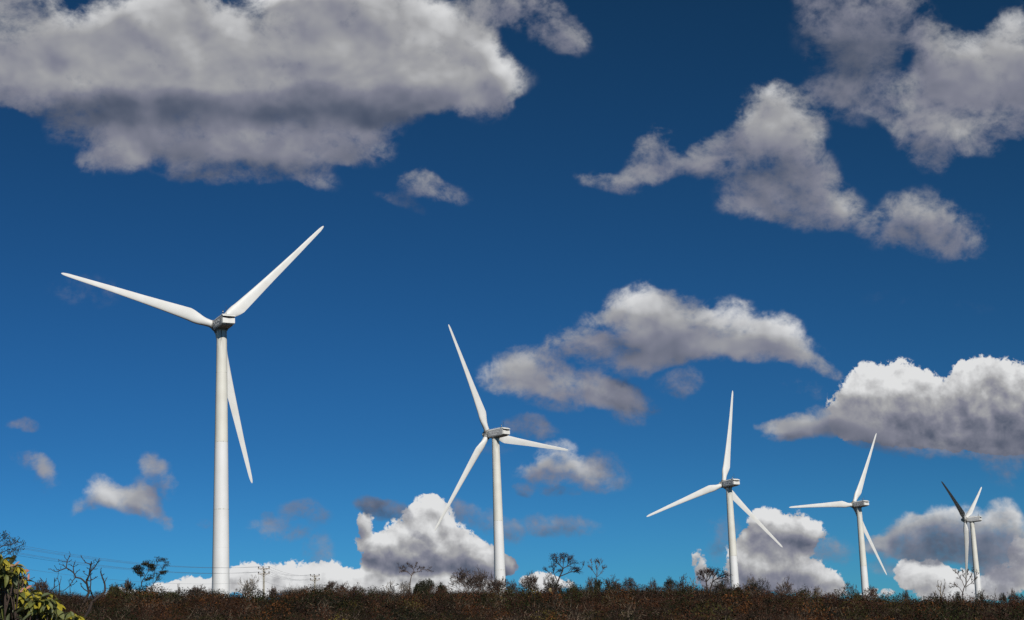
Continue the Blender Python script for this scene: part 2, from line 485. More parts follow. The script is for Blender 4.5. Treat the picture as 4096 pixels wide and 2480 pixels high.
def build_sky():
    g = G(NT)
    N = NT.nodes
    tc = N.new('ShaderNodeTexCoord')
    d = g.vec('NORMALIZE', tc.outputs['Generated'])
    sky = N.new('ShaderNodeTexSky')
    sky.sky_type = 'NISHITA'
    sky.sun_disc = False
    sky.sun_elevation = SUN_EL
    sky.sun_rotation = math.pi - SUN_AZ
    sky.altitude = 700
    sky.air_density = 1.0
    sky.dust_density = 0.35
    sky.ozone_density = 3.0
    sep = N.new('ShaderNodeSeparateXYZ')
    NT.links.new(d, sep.inputs[0])
    az = g.math('MULTIPLY', g.math('ARCTAN2', sep.outputs[0], sep.outputs[1]), 180 / math.pi)
    el = g.math('MULTIPLY', g.math('ARCSINE', sep.outputs[2]), 180 / math.pi)
    cmb = N.new('ShaderNodeCombineXYZ')
    NT.links.new(az, cmb.inputs[0])
    NT.links.new(el, cmb.inputs[1])
    # the deep polarised sky of the photo: the sky texture with more contrast in each channel
    s3 = N.new('ShaderNodeSeparateColor')
    NT.links.new(sky.outputs[0], s3.inputs[0])
    c3 = N.new('ShaderNodeCombineColor')
    for i, (p, k) in enumerate(SKY_CURVE):
        v = g.math('POWER', g.math('MULTIPLY', s3.outputs[i], SKY_STRENGTH), p)
        NT.links.new(g.math('MULTIPLY', v, k / SKY_STRENGTH), c3.inputs[i])
    base = g.vec('SCALE', c3.outputs[0])
    NT.links.new(g.mr(el, 9.0, 2.5, 1.0, 1.20), base.node.inputs[3])

    def bg(c):
        n = N.new('ShaderNodeBackground')
        NT.links.new(c, n.inputs[0])
        n.inputs[1].default_value = SKY_STRENGTH
        return n.outputs[0]

    shader = bg(base)
    for i in range(len(AZ) - 1):
        for j in range(len(EL) - 1):
            a0, a1, e0, e1 = AZ[i], AZ[i + 1], EL[j], EL[j + 1]
            ng = bpy.data.node_groups.new('clouds', 'ShaderNodeTree')
            for nm, kd, io in (('Direction', 'NodeSocketVector', 'INPUT'), ('Angles', 'NodeSocketVector', 'INPUT'),
                               ('Sky', 'NodeSocketColor', 'INPUT'), ('Color', 'NodeSocketColor', 'OUTPUT')):
                ng.interface.new_socket(nm, in_out=io, socket_type=kd)
            gi = ng.nodes.new('NodeGroupInput')
            go = ng.nodes.new('NodeGroupOutput')
            gg = G(ng)
            col = gi.outputs[2]
            tiny = 1e-7 * (1 + i * 7 + j)       # keeps the windows' nodes apart from each other
            dd = gg.vec('ADD', gi.outputs[0], (tiny, 0, 0))
            pp = gg.vec('ADD', gi.outputs[1], (tiny, 0, 0))
            count = 0
            for name in ('far', 'mid', 'veil'):
                sp = KINDS[name]
                sel = []
                for q in CLOUDS.get(name, []):
                    t = R(q[4])
                    ex = sp['grow'] * math.hypot(q[2] * math.cos(t), q[3] * math.sin(t)) + sp['warp'] * 0.4
                    ey = sp['grow'] * math.hypot(q[2] * math.sin(t), q[3] * math.cos(t)) + sp['warp'] * 0.4
                    if q[0] + ex > a0 and q[0] - ex < a1 and q[1] + ey > e0 and q[1] - ey < e1:
                        sel.append(q)
                if sel:
                    col = cloud_layer(gg, sp, sel, dd, pp, col)
                    count += len(sel)
            if not count:
                continue
            ng.links.new(col, go.inputs[0])
            gn = N.new('ShaderNodeGroup')
            gn.node_tree = ng
            NT.links.new(d, gn.inputs[0])
            NT.links.new(cmb.outputs[0], gn.inputs[1])
            NT.links.new(base, gn.inputs[2])
            fa = g.math('LESS_THAN', g.math('ABSOLUTE', g.math('SUBTRACT', az, (a0 + a1) / 2)), (a1 - a0) / 2)
            fe = g.math('LESS_THAN', g.math('ABSOLUTE', g.math('SUBTRACT', el, (e0 + e1) / 2)), (e1 - e0) / 2)
            mx = N.new('ShaderNodeMixShader')
            NT.links.new(g.math('MULTIPLY', fa, fe), mx.inputs[0])
            NT.links.new(shader, mx.inputs[1])
            NT.links.new(bg(gn.outputs[0]), mx.inputs[2])
            shader = mx.outputs[0]
    out = N.new('ShaderNodeOutputWorld')
    NT.links.new(shader, out.inputs[0])


SKY_STRENGTH = 0.1
SKY_CURVE = ((1.35, 0.110), (1.53, 0.376), (1.95, 0.598))
AZ = (-27, -12, -7, -1, 4, 9, 27)       # the sky is shaded window by window, to be quick
EL = (-2, 7, 12, 17, 33)
KINDS = {
    'far': dict(soft=0, seed=3.1, warp_scale=60, warp=0.55, grow=1.28, scale=75, rough=0.60, dist=0.2, flat=1.0, billow=1.3, amp=1.7, cap=1.15,
                lo=0.30, hi=0.62, max=1.0, fade=0.25, edge=0.92, rscale=75, rdetail=5, shift=(0.003, 0, 0.0055), relief=0.75, relief2=0.08,
                sunward=(0.12, 0.32, 0), vol=0.20, mid=0.85, rough_light=0.8),
    'mid': dict(soft=3.0, seed=7.7, warp_scale=24, warp=1.25, grow=1.68, scale=32, rough=0.64, dist=0.35, flat=1.25, billow=0.6, amp=4.2, cap=2.25,
                lo=-0.1, hi=1.95, max=0.98, fade=0.5, edge=0.88, rscale=26, rdetail=3, shift=(0.005, 0, 0.010), relief=0.60, relief2=0.02,
                sunward=(0.22, 0.60, 0), vol=0.17, mid=1.5, rough_light=0.75),
    'veil': dict(soft=2.6, seed=11.3, warp_scale=40, warp=1.0, grow=1.45, scale=55, rough=0.64, dist=0.3, flat=1.2, billow=0.4, amp=2.4, cap=1.2,
                 lo=0.0, hi=1.4, max=0.92, fade=0.4, edge=0.9, rscale=45, rdetail=4, shift=(0.004, 0, 0.006), relief=0.6, relief2=0.08,
                 sunward=(0.15, 0.42, 0), vol=0.18, mid=1.0, rough_light=0.55),
}
build_sky()
world.cycles.sampling_method = 'MANUAL'
world.cycles.sample_map_resolution = 512
#SKY-ONLY

# ---------------------------------------------------------------- helpers
rng = random.Random(4)
nrng = np.random.default_rng(7)


def at(px, py, dist):
    """point of the place seen at photo position px, py (of 4096 x 2480), dist metres away over the ground"""
    d = fw + rt * ((px - 2048) / FPX) + up * ((1240 - py) / FPX)
    h = math.hypot(d.x, d.y)
    return EYE + d * (dist / h)


def azel(px, py):
    d = fw + rt * ((px - 2048) / FPX) + up * ((1240 - py) / FPX)
    return math.atan2(d.x, d.y), math.atan2(d.z, math.hypot(d.x, d.y))


class MB:
    """collects vertices and faces; build() links them as ONE mesh object"""
    def __init__(s):
        s.v, s.f, s.m = [], [], []

    def add(s, vs, fs, mi=0):
        o = len(s.v)
        s.v += [tuple(p) for p in vs]
        s.f += [tuple(i + o for i in f) for f in fs]
        s.m += [mi] * len(fs)

    def box(s, x0, x1, y0, y1, z0, z1, mi=0):
        s.add([(x, y, z) for z in (z0, z1) for x, y in ((x0, y0), (x1, y0), (x1, y1), (x0, y1))],
              [(3, 2, 1, 0), (4, 5, 6, 7), (0, 1, 5, 4), (1, 2, 6, 5), (2, 3, 7, 6), (3, 0, 4, 7)], mi)

    def tube(s, pts, rad, n=6, mi=0, caps=True):
        pts = [Vector(p) for p in pts]
        if not isinstance(rad, (list, tuple)):
            rad = [rad] * len(pts)
        vs, fs = [], []
        ref = None
        for i, p in enumerate(pts):
            t = (pts[min(i + 1, len(pts) - 1)] - pts[max(i - 1, 0)])
            t = t.normalized() if t.length > 1e-9 else Vector((0, 0, 1))
            if ref is None:
                ref = t.orthogonal().normalized()
            a = (ref - t * ref.dot(t))
            a = a.normalized() if a.length > 1e-6 else t.orthogonal().normalized()
            ref = a
            b = t.cross(a)
            for k in range(n):
                q = 2 * math.pi * k / n
                vs.append(p + (a * math.cos(q) + b * math.sin(q)) * rad[i])
        for i in range(len(pts) - 1):
            for k in range(n):
                k2 = (k + 1) % n
                fs.append((i * n + k, i * n + k2, (i + 1) * n + k2, (i + 1) * n + k))
        if caps:
            fs.append(tuple(range(n - 1, -1, -1)))
            fs.append(tuple((len(pts) - 1) * n + k for k in range(n)))
        s.add(vs, fs, mi)

    def rings(s, rings, mi=0, caps=True):
        """loft through closed rings of equal length"""
        n = len(rings[0])
        vs = [p for r in rings for p in r]
        fs = [(i * n + k, i * n + (k + 1) % n, (i + 1) * n + (k + 1) % n, (i + 1) * n + k) for i in range(len(rings) - 1) for k in range(n)]
        if caps:
            fs += [tuple(range(n - 1, -1, -1)), tuple((len(rings) - 1) * n + k for k in range(n))]
        s.add(vs, fs, mi)

    def build(s, name, mats, parent=None, smooth=False, sharp=None):
        me = bpy.data.meshes.new(name)
        me.from_pydata(s.v, [], s.f)
        if not isinstance(mats, (list, tuple)):
            mats = [mats]
        for m in mats:
            me.materials.append(m)
        if len(mats) > 1:
            me.polygons.foreach_set('material_index', s.m)
        if smooth:
            me.polygons.foreach_set('use_smooth', [True] * len(me.polygons))
            if sharp:
                try:
                    me.set_sharp_from_angle(angle=R(sharp))
                except Exception:
                    pass
        me.update()
        o = bpy.data.objects.new(name, me)
        C.objects.link(o)
        if parent:
            o.parent = parent
        return o


def tag(o, label=None, cat=None, group=None, kind=None):
    for k, v in (('label', label), ('category', cat), ('group', group), ('kind', kind)):
        if v:
            o[k] = v
    return o


def empty(name, loc, rz=0.0):
    o = bpy.data.objects.new(name, None)
    C.objects.link(o)
    o.location = loc
    o.rotation_euler = (0, 0, rz)
    o.empty_display_size = 0.5
    return o


# ---------------------------------------------------------------- materials
def mat(name, col=(0.5, 0.5, 0.5), rough=0.6, build=None, spec=0.4):
    m = bpy.data.materials.new(name)
    m.use_nodes = True
    nt = m.node_tree
    b = nt.nodes['Principled BSDF']
    b.inputs['Base Color'].default_value = (*col, 1)
    b.inputs['Roughness'].default_value = rough
    b.inputs['Specular IOR Level'].default_value = spec
    if build:
        build(G(nt), b, nt)
    return m


def objco(nt):
    n = nt.nodes.new('ShaderNodeTexCoord')
    return n.outputs['Object']


def varied(c1, c2, scale, detail=5.0, bump=0.0, bscale=None):
    def f(g, b, nt):
        co = objco(nt)
        n = g.noise(co, scale, detail)
        nt.links.new(g.mix(g.mr(n, 0.35, 0.65), c1, c2), b.inputs['Base Color'])
        if bump:
            bp = nt.nodes.new('ShaderNodeBump')
            bp.inputs['Strength'].default_value = bump
            nt.links.new(g.noise(co, bscale or scale * 4, 6.0), bp.inputs['Height'])
            nt.links.new(bp.outputs[0], b.inputs['Normal'])
    return f


def tower_paint(g, b, nt):
    # painted steel: the upper sections are creamier and dirtier than the white bottom section; object z = 0 at the hub
    co = objco(nt)
    sp = nt.nodes.new('ShaderNodeSeparateXYZ')
    nt.links.new(co, sp.inputs[0])
    z = sp.outputs[2]
    st = g.vec('MULTIPLY', co, (2.2, 2.2, 0.16))
    n = g.noise(st, 1.0, 5.0)
    n2 = g.noise(co, 0.25, 4.0)
    up_ = g.mix(g.mr(n2, 0.3, 0.7), (0.68, 0.66, 0.59), (0.74, 0.725, 0.655))
    low = g.mix(g.mr(n2, 0.3, 0.7), (0.72, 0.72, 0.71), (0.77, 0.77, 0.765))
    base = g.mix(g.math('GREATER_THAN', z, -30.6), low, up_)
    # flange joints
    j = 0.0
    for zz in (-30.6, -13.0, -47.5, -57.0):
        d = g.math('LESS_THAN', g.math('ABSOLUTE', g.math('SUBTRACT', z, zz)), 0.09)
        j = g.math('ADD', d, j)
    base = g.mix(g.math('MULTIPLY', j, 0.10), base, (0.35, 0.34, 0.32))
    # oil and soot run down from under the nacelle
    run = g.math('MULTIPLY', g.mr(z, -11.0, -1.5), g.mr(n, 0.50, 0.66))
    base = g.mix(g.math('MULTIPLY', run, 0.8), base, (0.10, 0.075, 0.05))
    nt.links.new(base, b.inputs['Base Color'])


def blade_paint(g, b, nt):
    co = objco(nt)
    n = g.noise(co, 0.35, 5.0)
    base = g.mix(g.mr(n, 0.35, 0.7), (0.76, 0.755, 0.73), (0.71, 0.70, 0.665))
    nt.links.new(base, b.inputs['Base Color'])


M = {
    'tower': mat('tower_paint', rough=0.55, build=tower_paint),
    'blade': mat('blade_gelcoat', rough=0.5, build=blade_paint, spec=0.35),
    'shell': mat('nacelle_white', rough=0.45, build=varied((0.78, 0.77, 0.73), (0.70, 0.69, 0.65), 0.5)),
    'panel': mat('panel_grey', rough=0.6, build=varied((0.52, 0.52, 0.52), (0.46, 0.46, 0.465), 0.5)),
    'letter': mat('letter_white', (0.80, 0.80, 0.80), 0.6),
    'under': mat('underside_shade_grey', rough=0.7, build=varied((0.30, 0.29, 0.27), (0.20, 0.19, 0.17), 0.7)),  # darker than the shell: shade below the nacelle is in this colour
    'dark': mat('dark_metal', (0.03, 0.03, 0.033), 0.5),
    'hub': mat('hub_grey', rough=0.6, build=varied((0.42, 0.41, 0.38), (0.25, 0.24, 0.22), 1.1)),
    'lamp': mat('lamp_glass', (0.6, 0.6, 0.6), 0.2),
    'concrete': mat('pole_concrete', rough=0.85, build=varied((0.36, 0.34, 0.28), (0.27, 0.25, 0.21), 1.4)),
    'arm': mat('arm_wood', rough=0.85, build=varied((0.30, 0.25, 0.19), (0.20, 0.16, 0.12), 2.0)),
    'porcelain': mat('insulator_brown', (0.035, 0.022, 0.018), 0.35),
    'wire': mat('wire_aluminium', (0.16, 0.16, 0.17), 0.5),
    'bark_dark': mat('bark_dark', rough=0.9, build=varied((0.050, 0.034, 0.026), (0.026, 0.019, 0.016), 3.0)),
    'bark': mat('bark_brown', rough=0.9, build=varied((0.13, 0.09, 0.072), (0.065, 0.046, 0.038), 1.5)),
    'bark_pale': mat('bark_pale', rough=0.9, build=varied((0.26, 0.22, 0.17), (0.12, 0.095, 0.075), 1.5)),
    'leaf_dark': mat('leaf_dark_green', rough=0.6, build=varied((0.034, 0.036, 0.015), (0.018, 0.019, 0.010), 1.2)),
    'leaf_brown': mat('leaf_brown', rough=0.8, build=varied((0.060, 0.030, 0.024), (0.028, 0.016, 0.014), 1.2)),
    'leaf_olive': mat('leaf_olive', rough=0.7, build=varied((0.065, 0.065, 0.02), (0.035, 0.036, 0.012), 0.8)),
    'leaf_silver': mat('leaf_silver', rough=0.7, build=varied((0.11, 0.115, 0.055), (0.055, 0.06, 0.025), 0.8)),
}

# ---------------------------------------------------------------- wind turbines
RAD = 41.25
TURBINES = [   # hub x/y, hub z/y, distance of the hub, yaw, blade phase, blade pitch
    (-1.83496144, 10.37980827, 2.30929274, 27.950874, 164.823577, 0,
     'nearest and tallest white wind turbine, left of the power poles, one blade behind its tower'),
    (-0.23915092, 14.3932721, 2.18053422, 44.025864, -26.699113, 0,
     'second nearest white wind turbine, in the middle, grey lettered nacelle and one blade pointing right'),
    (2.12016911, 17.64376022, 2.06860386, 29.564471, 129.399508, 0,
     'third white wind turbine, one blade straight up and one down to the right over clouds'),
    (4.04024748, 20.70555978, 2.12645461, 32.802984, 26.53066, 0,
     'fourth white wind turbine, second from right, one blade pointing level to the left'),
    (6.28887964, 24.23289507, 2.22558176, 57.342492, 57.848951, 78,
     'farthest white wind turbine at the right edge, its upper left blade in black shade'),
]
HUB_H = 80.0
OVERHANG = 0.0914 * RAD
TILT = R(4.02)


def airfoil(n=20):
    """unit-chord section, x from leading edge 0 to trailing edge 1, thickness scaled to 1"""
    pts = []
    for k in range(n):
        t = 2 * math.pi * k / n
        x = 0.5 * (1 - math.cos(t))
        y = (0.2969 * math.sqrt(x) - 0.126 * x - 0.3516 * x * x + 0.2843 * x ** 3 - 0.1015 * x ** 4) * 5 * (1 if t < math.pi else -1)
        pts.append((x, y))
    return pts


def lerp_table(t, x):
    for (a, va), (b, vb) in zip(t, t[1:]):
        if x <= b:
            u = (x - a) / (b - a)
            return va + (vb - va) * u
    return t[-1][1]


CHORD = [(0, 1.9), (2.4, 1.9), (3.6, 2.1), (5.2, 2.75), (6.6, 3.15), (7.8, 3.25), (10, 3.02), (15, 2.5), (20, 2.08), (30, 1.42), (37, 1.02), (39.6, 0.84), (40.6, 0.62), (41.1, 0.33), (41.25, 0.10)]
THICK = [(0, 1.9), (2.4, 1.9), (3.6, 1.75), (5.2, 1.45), (7.8, 1.0), (12, 0.72), (20, 0.44), (30, 0.24), (39, 0.11), (41.25, 0.03)]
ROUND = [(0, 1.0), (2.4, 1.0), (3.6, 0.8), (5.5, 0.3), (7.5, 0.0), (41.25, 0.0)]
LEOFF = [(0, 0.5), (2.4, 0.5), (7.8, 0.33), (15, 0.30), (30, 0.28), (41.25, 0.4)]
TWIST = [(0, 13), (7.8, 12), (15, 7), (25, 3), (41.25, 0)]


def blade_mb(origin, d, lead, upw, pitch):
    """blade from the hub centre along d; lead is the direction of travel, upw the upwind axis"""
    mb = MB()
    af = airfoil()
    n = len(af)
    rs = [1.15, 1.8, 2.4, 2.9, 3.4, 4.0, 4.6, 5.2, 5.9, 6.6, 7.2, 7.8, 8.8, 10, 12, 14, 16, 18, 20, 22.5, 25, 27.5, 30, 32, 34, 36, 38, 39.4, 40.2, 40.7, 41.0, 41.2, 41.25]
    rings = []
    for r in rs:
        c, th, ro = lerp_table(CHORD, r), lerp_table(THICK, r), lerp_table(ROUND, r)
        be = R(lerp_table(TWIST, r) + pitch)
        L = lead * math.cos(be) + upw * math.sin(be)
        W = upw * math.cos(be) - lead * math.sin(be)
        lo = lerp_table(LEOFF, r)
        cen = origin + d * r + upw * (0.0004 * r * r)
        ring = []
        for k, (x, y) in enumerate(af):
            ax, ay = (lo - x) * c, y * th
            t = 2 * math.pi * k / n
            cx, cy = math.cos(t) * c * 0.5, math.sin(t) * th * 0.5
            ring.append(cen + L * (ax + (cx - ax) * ro) + W * (ay + (cy - ay) * ro))
        rings.append(ring)
    mb.rings(rings)
    return mb


def text_mesh(body, size, depth=0.0):
    cu = bpy.data.curves.new('t', 'FONT')
    cu.body = body
    cu.size = size
    cu.align_x = 'CENTER'
    cu.resolution_u = 2
    cu.extrude = 0.01
    cu.offset = 0.012 * size
    o = bpy.data.objects.new('t', cu)
    C.objects.link(o)
    me = bpy.data.meshes.new_from_object(o.evaluated_get(bpy.context.evaluated_depsgraph_get()))
    bpy.data.objects.remove(o)
    return me


LETTERS = {k: text_mesh(k, s) for k, s in (('RENOVA', 1.12), ('ENERGIA', 0.78))}


def make_turbine(sx, sy, sz, yaw, phase, pitch, label):
    P = Vector((sx, sy, sz)) * RAD + Vector((0, 0, EYE.z))
    psi, th = R(yaw), R(phase)
    h = Vector((-math.sin(psi), math.cos(psi), 0))
    foot = P - h * OVERHANG
    root = empty('wind_turbine', (foot.x, foot.y, P.z - HUB_H), psi)
    tag(root, label, 'wind turbine', 'white wind turbines along the ridge')
    a = Vector((0, math.cos(TILT), math.sin(TILT)))
    v = Vector((0, -math.sin(TILT), math.cos(TILT)))
    u = Vector((1, 0, 0))
    HC = Vector((0, OVERHANG, HUB_H))
    # tower: object origin at hub height, so that the paint can be measured from there
    mb = MB()
    prof = []
    z = -1.75
    zs = [-1.75, -1.9, -6, -13, -13.02, -22, -30.6, -30.62, -40, -47.5, -47.52, -57, -66, -HUB_H]
    rings = []
    for zz in zs:
        rr = min(1.27 + 0.0136 * (-1.75 - zz), 2.32)
        rings.append([(rr * math.cos(2 * math.pi * k / 64), rr * math.sin(2 * math.pi * k / 64), zz) for k in range(64)][::-1])
    mb.rings(rings)
    tw = mb.build('tower', M['tower'], root, smooth=True, sharp=40)
    tw.location = (0, 0, HUB_H)
    for zz in (-13.0, -30.6, -47.5):
        rr = min(1.27 + 0.0136 * (-1.75 - zz), 2.32)
        f = MB()
        f.rings([[((rr + e) * math.cos(2 * math.pi * k / 64), (rr + e) * math.sin(2 * math.pi * k / 64), HUB_H + zz + q) for k in range(64)][::-1]
                 for q, e in ((0.08, -0.02), (0.07, 0.007), (-0.07, 0.007), (-0.08, -0.02))])
        f.build('flange_ring', M['tower'], root, smooth=True, sharp=40).matrix_local = Matrix.Translation((0, 0, 0))
    # yaw collar under the nacelle
    mb = MB()
    mb.rings([[(q * math.cos(2 * math.pi * k / 40), q * math.sin(2 * math.pi * k / 40), HUB_H + zz) for k in range(40)][::-1]
              for zz, q in ((-1.3, 1.62), (-1.66, 1.62), (-1.78, 1.5), (-2.0, 1.42), (-2.02, 1.30))])
    mb.build('yaw_collar', M['under'], root, smooth=True, sharp=35)
    # nacelle body: lofted along y, with softened corners
    H0 = HUB_H - 0.12

    def sect(y, w, zb, zt, ch, cb):
        return [(-w, y, zb + cb), (-w, y, zt - ch), (-w + ch * 0.9, y, zt), (w - ch * 0.9, y, zt), (w, y, zt - ch), (w, y, zb + cb), (w - cb, y, zb), (-w + cb, y, zb)]
    mb = MB()
    rings = [sect(2.35, 1.15, H0 - 1.05, H0 + 1.0, 0.3, 0.3), sect(2.15, 1.52, H0 - 1.32, H0 + 1.22, 0.32, 0.28), sect(1.6, 1.62, H0 - 1.40, H0 + 1.28, 0.34, 0.25),
             sect(-1.0, 1.64, H0 - 1.42, H0 + 1.33, 0.34, 0.22), sect(-4.55, 1.64, H0 - 1.34, H0 + 1.38, 0.34, 0.2), sect(-5.2, 1.62, H0 - 1.22, H0 + 1.2, 0.3, 0.16), sect(-5.28, 1.52, H0 - 1.1, H0 + 1.1, 0.3, 0.14)]
    mb.rings([r[::-1] for r in rings])
    nac = mb.build('nacelle', M['shell'], root, smooth=True, sharp=22)
    # underside pan, its shadow put into the dark grey
    mb = MB()
    mb.rings([[(-w, y, H0 + zb), (-w + 0.1, y, H0 + zb - 0.12), (w - 0.1, y, H0 + zb - 0.12), (w, y, H0 + zb)] for y, w, zb in
              ((2.0, 1.2, -1.36), (1.2, 1.45, -1.46), (-1.5, 1.46, -1.46), (-4.4, 1.4, -1.38), (-5.0, 1.3, -1.27))])
    mb.build('underside', M['under'], nac, smooth=False)
    # hood over the rear end, with a slot under its lip
    mb = MB()
    prof = [(-4.2, 1.44), (-4.75, 1.44), (-5.62, 1.10), (-5.86, 0.86), (-5.86, 0.70), (-5.74, 0.68), (-5.70, 0.84), (-5.5, 0.98), (-4.7, 1.26), (-4.2, 1.30)]
    mb.rings([[(x, y, H0 + zz - (0.10 if abs(x) > 1.5 and zz > 1.0 else 0)) for y, zz in prof] for x in (-1.66, -1.42, -0.2, 0.0, 0.2, 1.42, 1.66)])
    mb.build('hood', M['shell'], nac, smooth=True, sharp=25)
    mb = MB()
    mb.box(-1.56, 1.56, -5.34, -5.27, H0 + 0.10, H0 + 0.98)
    mb.build('vent', M['dark'], nac)
    mb = MB()
    for x0, x1 in ((-1.6, -0.006), (0.006, 1.6)):
        za, zb_ = (0.34, 0.16) if x0 < -0.1 else (0.16, 0.34)
        mb.add([(x0, -5.28, H0 - 1.14), (x1, -5.28, H0 - 1.14), (x1, -5.28, H0 + zb_), (x0, -5.28, H0 + za),
                (x0 * 0.99, -5.66, H0 - 1.02), (x1 * 0.99, -5.66, H0 - 1.02), (x1 * 0.99, -5.66, H0 + zb_ - 0.04), (x0 * 0.99, -5.66, H0 + za - 0.04)],
               [(0, 1, 5, 4), (1, 2, 6, 5), (2, 3, 7, 6), (3, 0, 4, 7), (4, 5, 6, 7), (3, 2, 1, 0)])
    mb.build('rear_cover', M['shell'], nac)
    # grey side panels with the owner's lettering
    for s in (-1, 1):
        mb = MB()
        x0 = 1.622
        out = [(1.55, -1.06), (-0.9, -1.12), (-4.5, -1.04), (-5.12, -0.96), (-5.12, 0.86), (-4.5, 0.98), (-0.9, 0.92), (1.55, 0.88)]
        vs = [(s * (x0 - 0.05), y, H0 + zz) for y, zz in out] + [(s * (x0 + 0.035), y, H0 + zz) for y, zz in out]
        k = len(out)
        fs = [tuple(range(k - 1, -1, -1)), tuple(range(k, 2 * k))] + [(i, (i + 1) % k, k + (i + 1) % k, k + i) for i in range(k)]
        mb.add(vs, fs if s < 0 else [f[::-1] for f in fs])
        mb.build('side_panel', M['panel'], nac)
    def put(me, x, y, z, side, name):
        o = bpy.data.objects.new(name, me)
        if not me.materials:
            me.materials.append(M['letter'])
        C.objects.link(o)
        o.parent = nac
        # text x runs towards the rear end on the left side
        if side < 0:
            o.matrix_local = Matrix(((0, 0, -1, x), (-1, 0, 0, y), (0, 1, 0, z), (0, 0, 0, 1)))
        else:
            o.matrix_local = Matrix(((0, 0, 1, x), (1, 0, 0, y), (0, 1, 0, z), (0, 0, 0, 1)))
    for s in (-1, 1):
        put(LETTERS['RENOVA'], s * 1.672, -0.85, H0 - 0.22, s, 'lettering')
        put(LETTERS['ENERGIA'], s * 1.672, -0.95, H0 - 0.92, s, 'lettering')
        mb = MB()
        rg = []
        for k in range(29):
            t = 2 * math.pi * k / 28
            rg.append([(s * 1.668 - s * 0.02 * b_, -3.75 + rr * math.cos(t), H0 + 0.24 + rr * 1.08 * math.sin(t)) for rr, b_ in ((0.56, 1), (0.56, 0), (0.43, 0), (0.43, 1))])
        mb.rings(rg, caps=False)
        mb.build('ring_logo', M['letter'], nac)
    # roof: hatch, rail, beacon, wind mast
    mb = MB()
    mb.box(-0.7, 0.7, -1.2, 0.6, H0 + 1.28, H0 + 1.44)
    mb.tube([(-1.1, 1.2, H0 + 1.25), (-1.1, 1.2, H0 + 1.6), (-1.1, -3.2, H0 + 1.62), (-1.1, -3.2, H0 + 1.3)], 0.03, 5)
    mb.tube([(1.1, 1.2, H0 + 1.25), (1.1, 1.2, H0 + 1.6), (1.1, -3.2, H0 + 1.62), (1.1, -3.2, H0 + 1.3)], 0.03, 5)
    mb.build('roof_hatch', M['shell'], nac)
    mb = MB()
    mb.tube([(-1.15, -4.4, H0 + 1.35), (-1.15, -4.4, H0 + 1.75)], 0.07, 8)
    mb.tube([(-1.15, -4.4, H0 + 1.75), (-1.15, -4.4, H0 + 1.95)], 0.16, 10)
    bc = mb.build('beacon', M['dark'], nac)
    mb = MB()
    mb.tube([(-1.15, -4.4, H0 + 2.2), (-1.15, -4.4, H0 + 2.38)], 0.17, 10)
    mb.build('lamp_cap', M['dark'], bc)
    mb = MB()
    mb.tube([(-1.15, -4.4, H0 + 1.95), (-1.15, -4.4, H0 + 2.2)], 0.13, 10)
    mb.build('lamp', M['lamp'], bc)
    mb = MB()
    mb.tube([(-0.35, -4.5, H0 + 1.40), (-0.35, -4.5, H0 + 1.7), (-0.35, -4.5, H0 + 3.1), (-0.35, -4.5, H0 + 3.9)], [0.12, 0.045, 0.035, 0.015], 6)
    mb.tube([(-0.55, -4.5, H0 + 3.0), (-0.15, -4.5, H0 + 3.0)], 0.03, 5)
    mb.build('wind_mast', M['dark'], nac)
    # hub: a rounded casting with three blade sockets, and the nose cone
    mb = MB()
    prof = [(-1.55, 1.25), (-1.2, 1.42), (-0.2, 1.5), (0.8, 1.45), (1.3, 1.2)]
    mb.rings([[HC + a * q + (u * math.cos(2 * math.pi * k / 28) + v * math.sin(2 * math.pi * k / 28)) * r_ for k in range(28)] for q, r_ in prof])
    hub = mb.build('hub', M['hub'], root, smooth=True, sharp=30)
    mb = MB()
    prof = [(1.15, 1.3), (1.7, 1.15), (2.2, 0.85), (2.5, 0.45), (2.6, 0.05)]
    mb.rings([[HC + a * q + (u * math.cos(2 * math.pi * k / 28) + v * math.sin(2 * math.pi * k / 28)) * r_ for k in range(28)] for q, r_ in prof])
    mb.build('nose_cone', M['shell'], hub, smooth=True)
    cone = 0.0131
    for k in range(3):
        A = th + k * 2 * math.pi / 3
        e = v * math.cos(A) + u * math.sin(A)
        d = (e * math.cos(cone) + a * math.sin(cone)).normalized()
        lead = -(u * math.cos(A) - v * math.sin(A))
        bl = blade_mb(HC, d, lead, a, pitch).build('blade', M['blade'], root, smooth=True, sharp=60)
        if pitch and k == 2:
            pass
        mb = MB()
        q1 = d.orthogonal().normalized()
        q2 = d.cross(q1)
        mb.rings([[HC + d * t + (q1 * math.cos(2 * math.pi * j / 28) + q2 * math.sin(2 * math.pi * j / 28)) * r_ for j in range(28)] for t, r_ in
                  ((0.9, 1.12), (1.5, 1.12), (1.55, 1.02), (1.72, 1.02), (1.76, 0.93))])
        mb.build('blade_collar', M['hub'], bl, smooth=True, sharp=35)
    return root


for t in TURBINES:
    make_turbine(*t)
FEET = []
for t in TURBINES:
    P = Vector(t[:3]) * RAD
    psi = R(t[3])
    FEET.append((P.x + math.sin(psi) * OVERHANG, P.y - math.cos(psi) * OVERHANG, P.z + EYE.z - HUB_H))

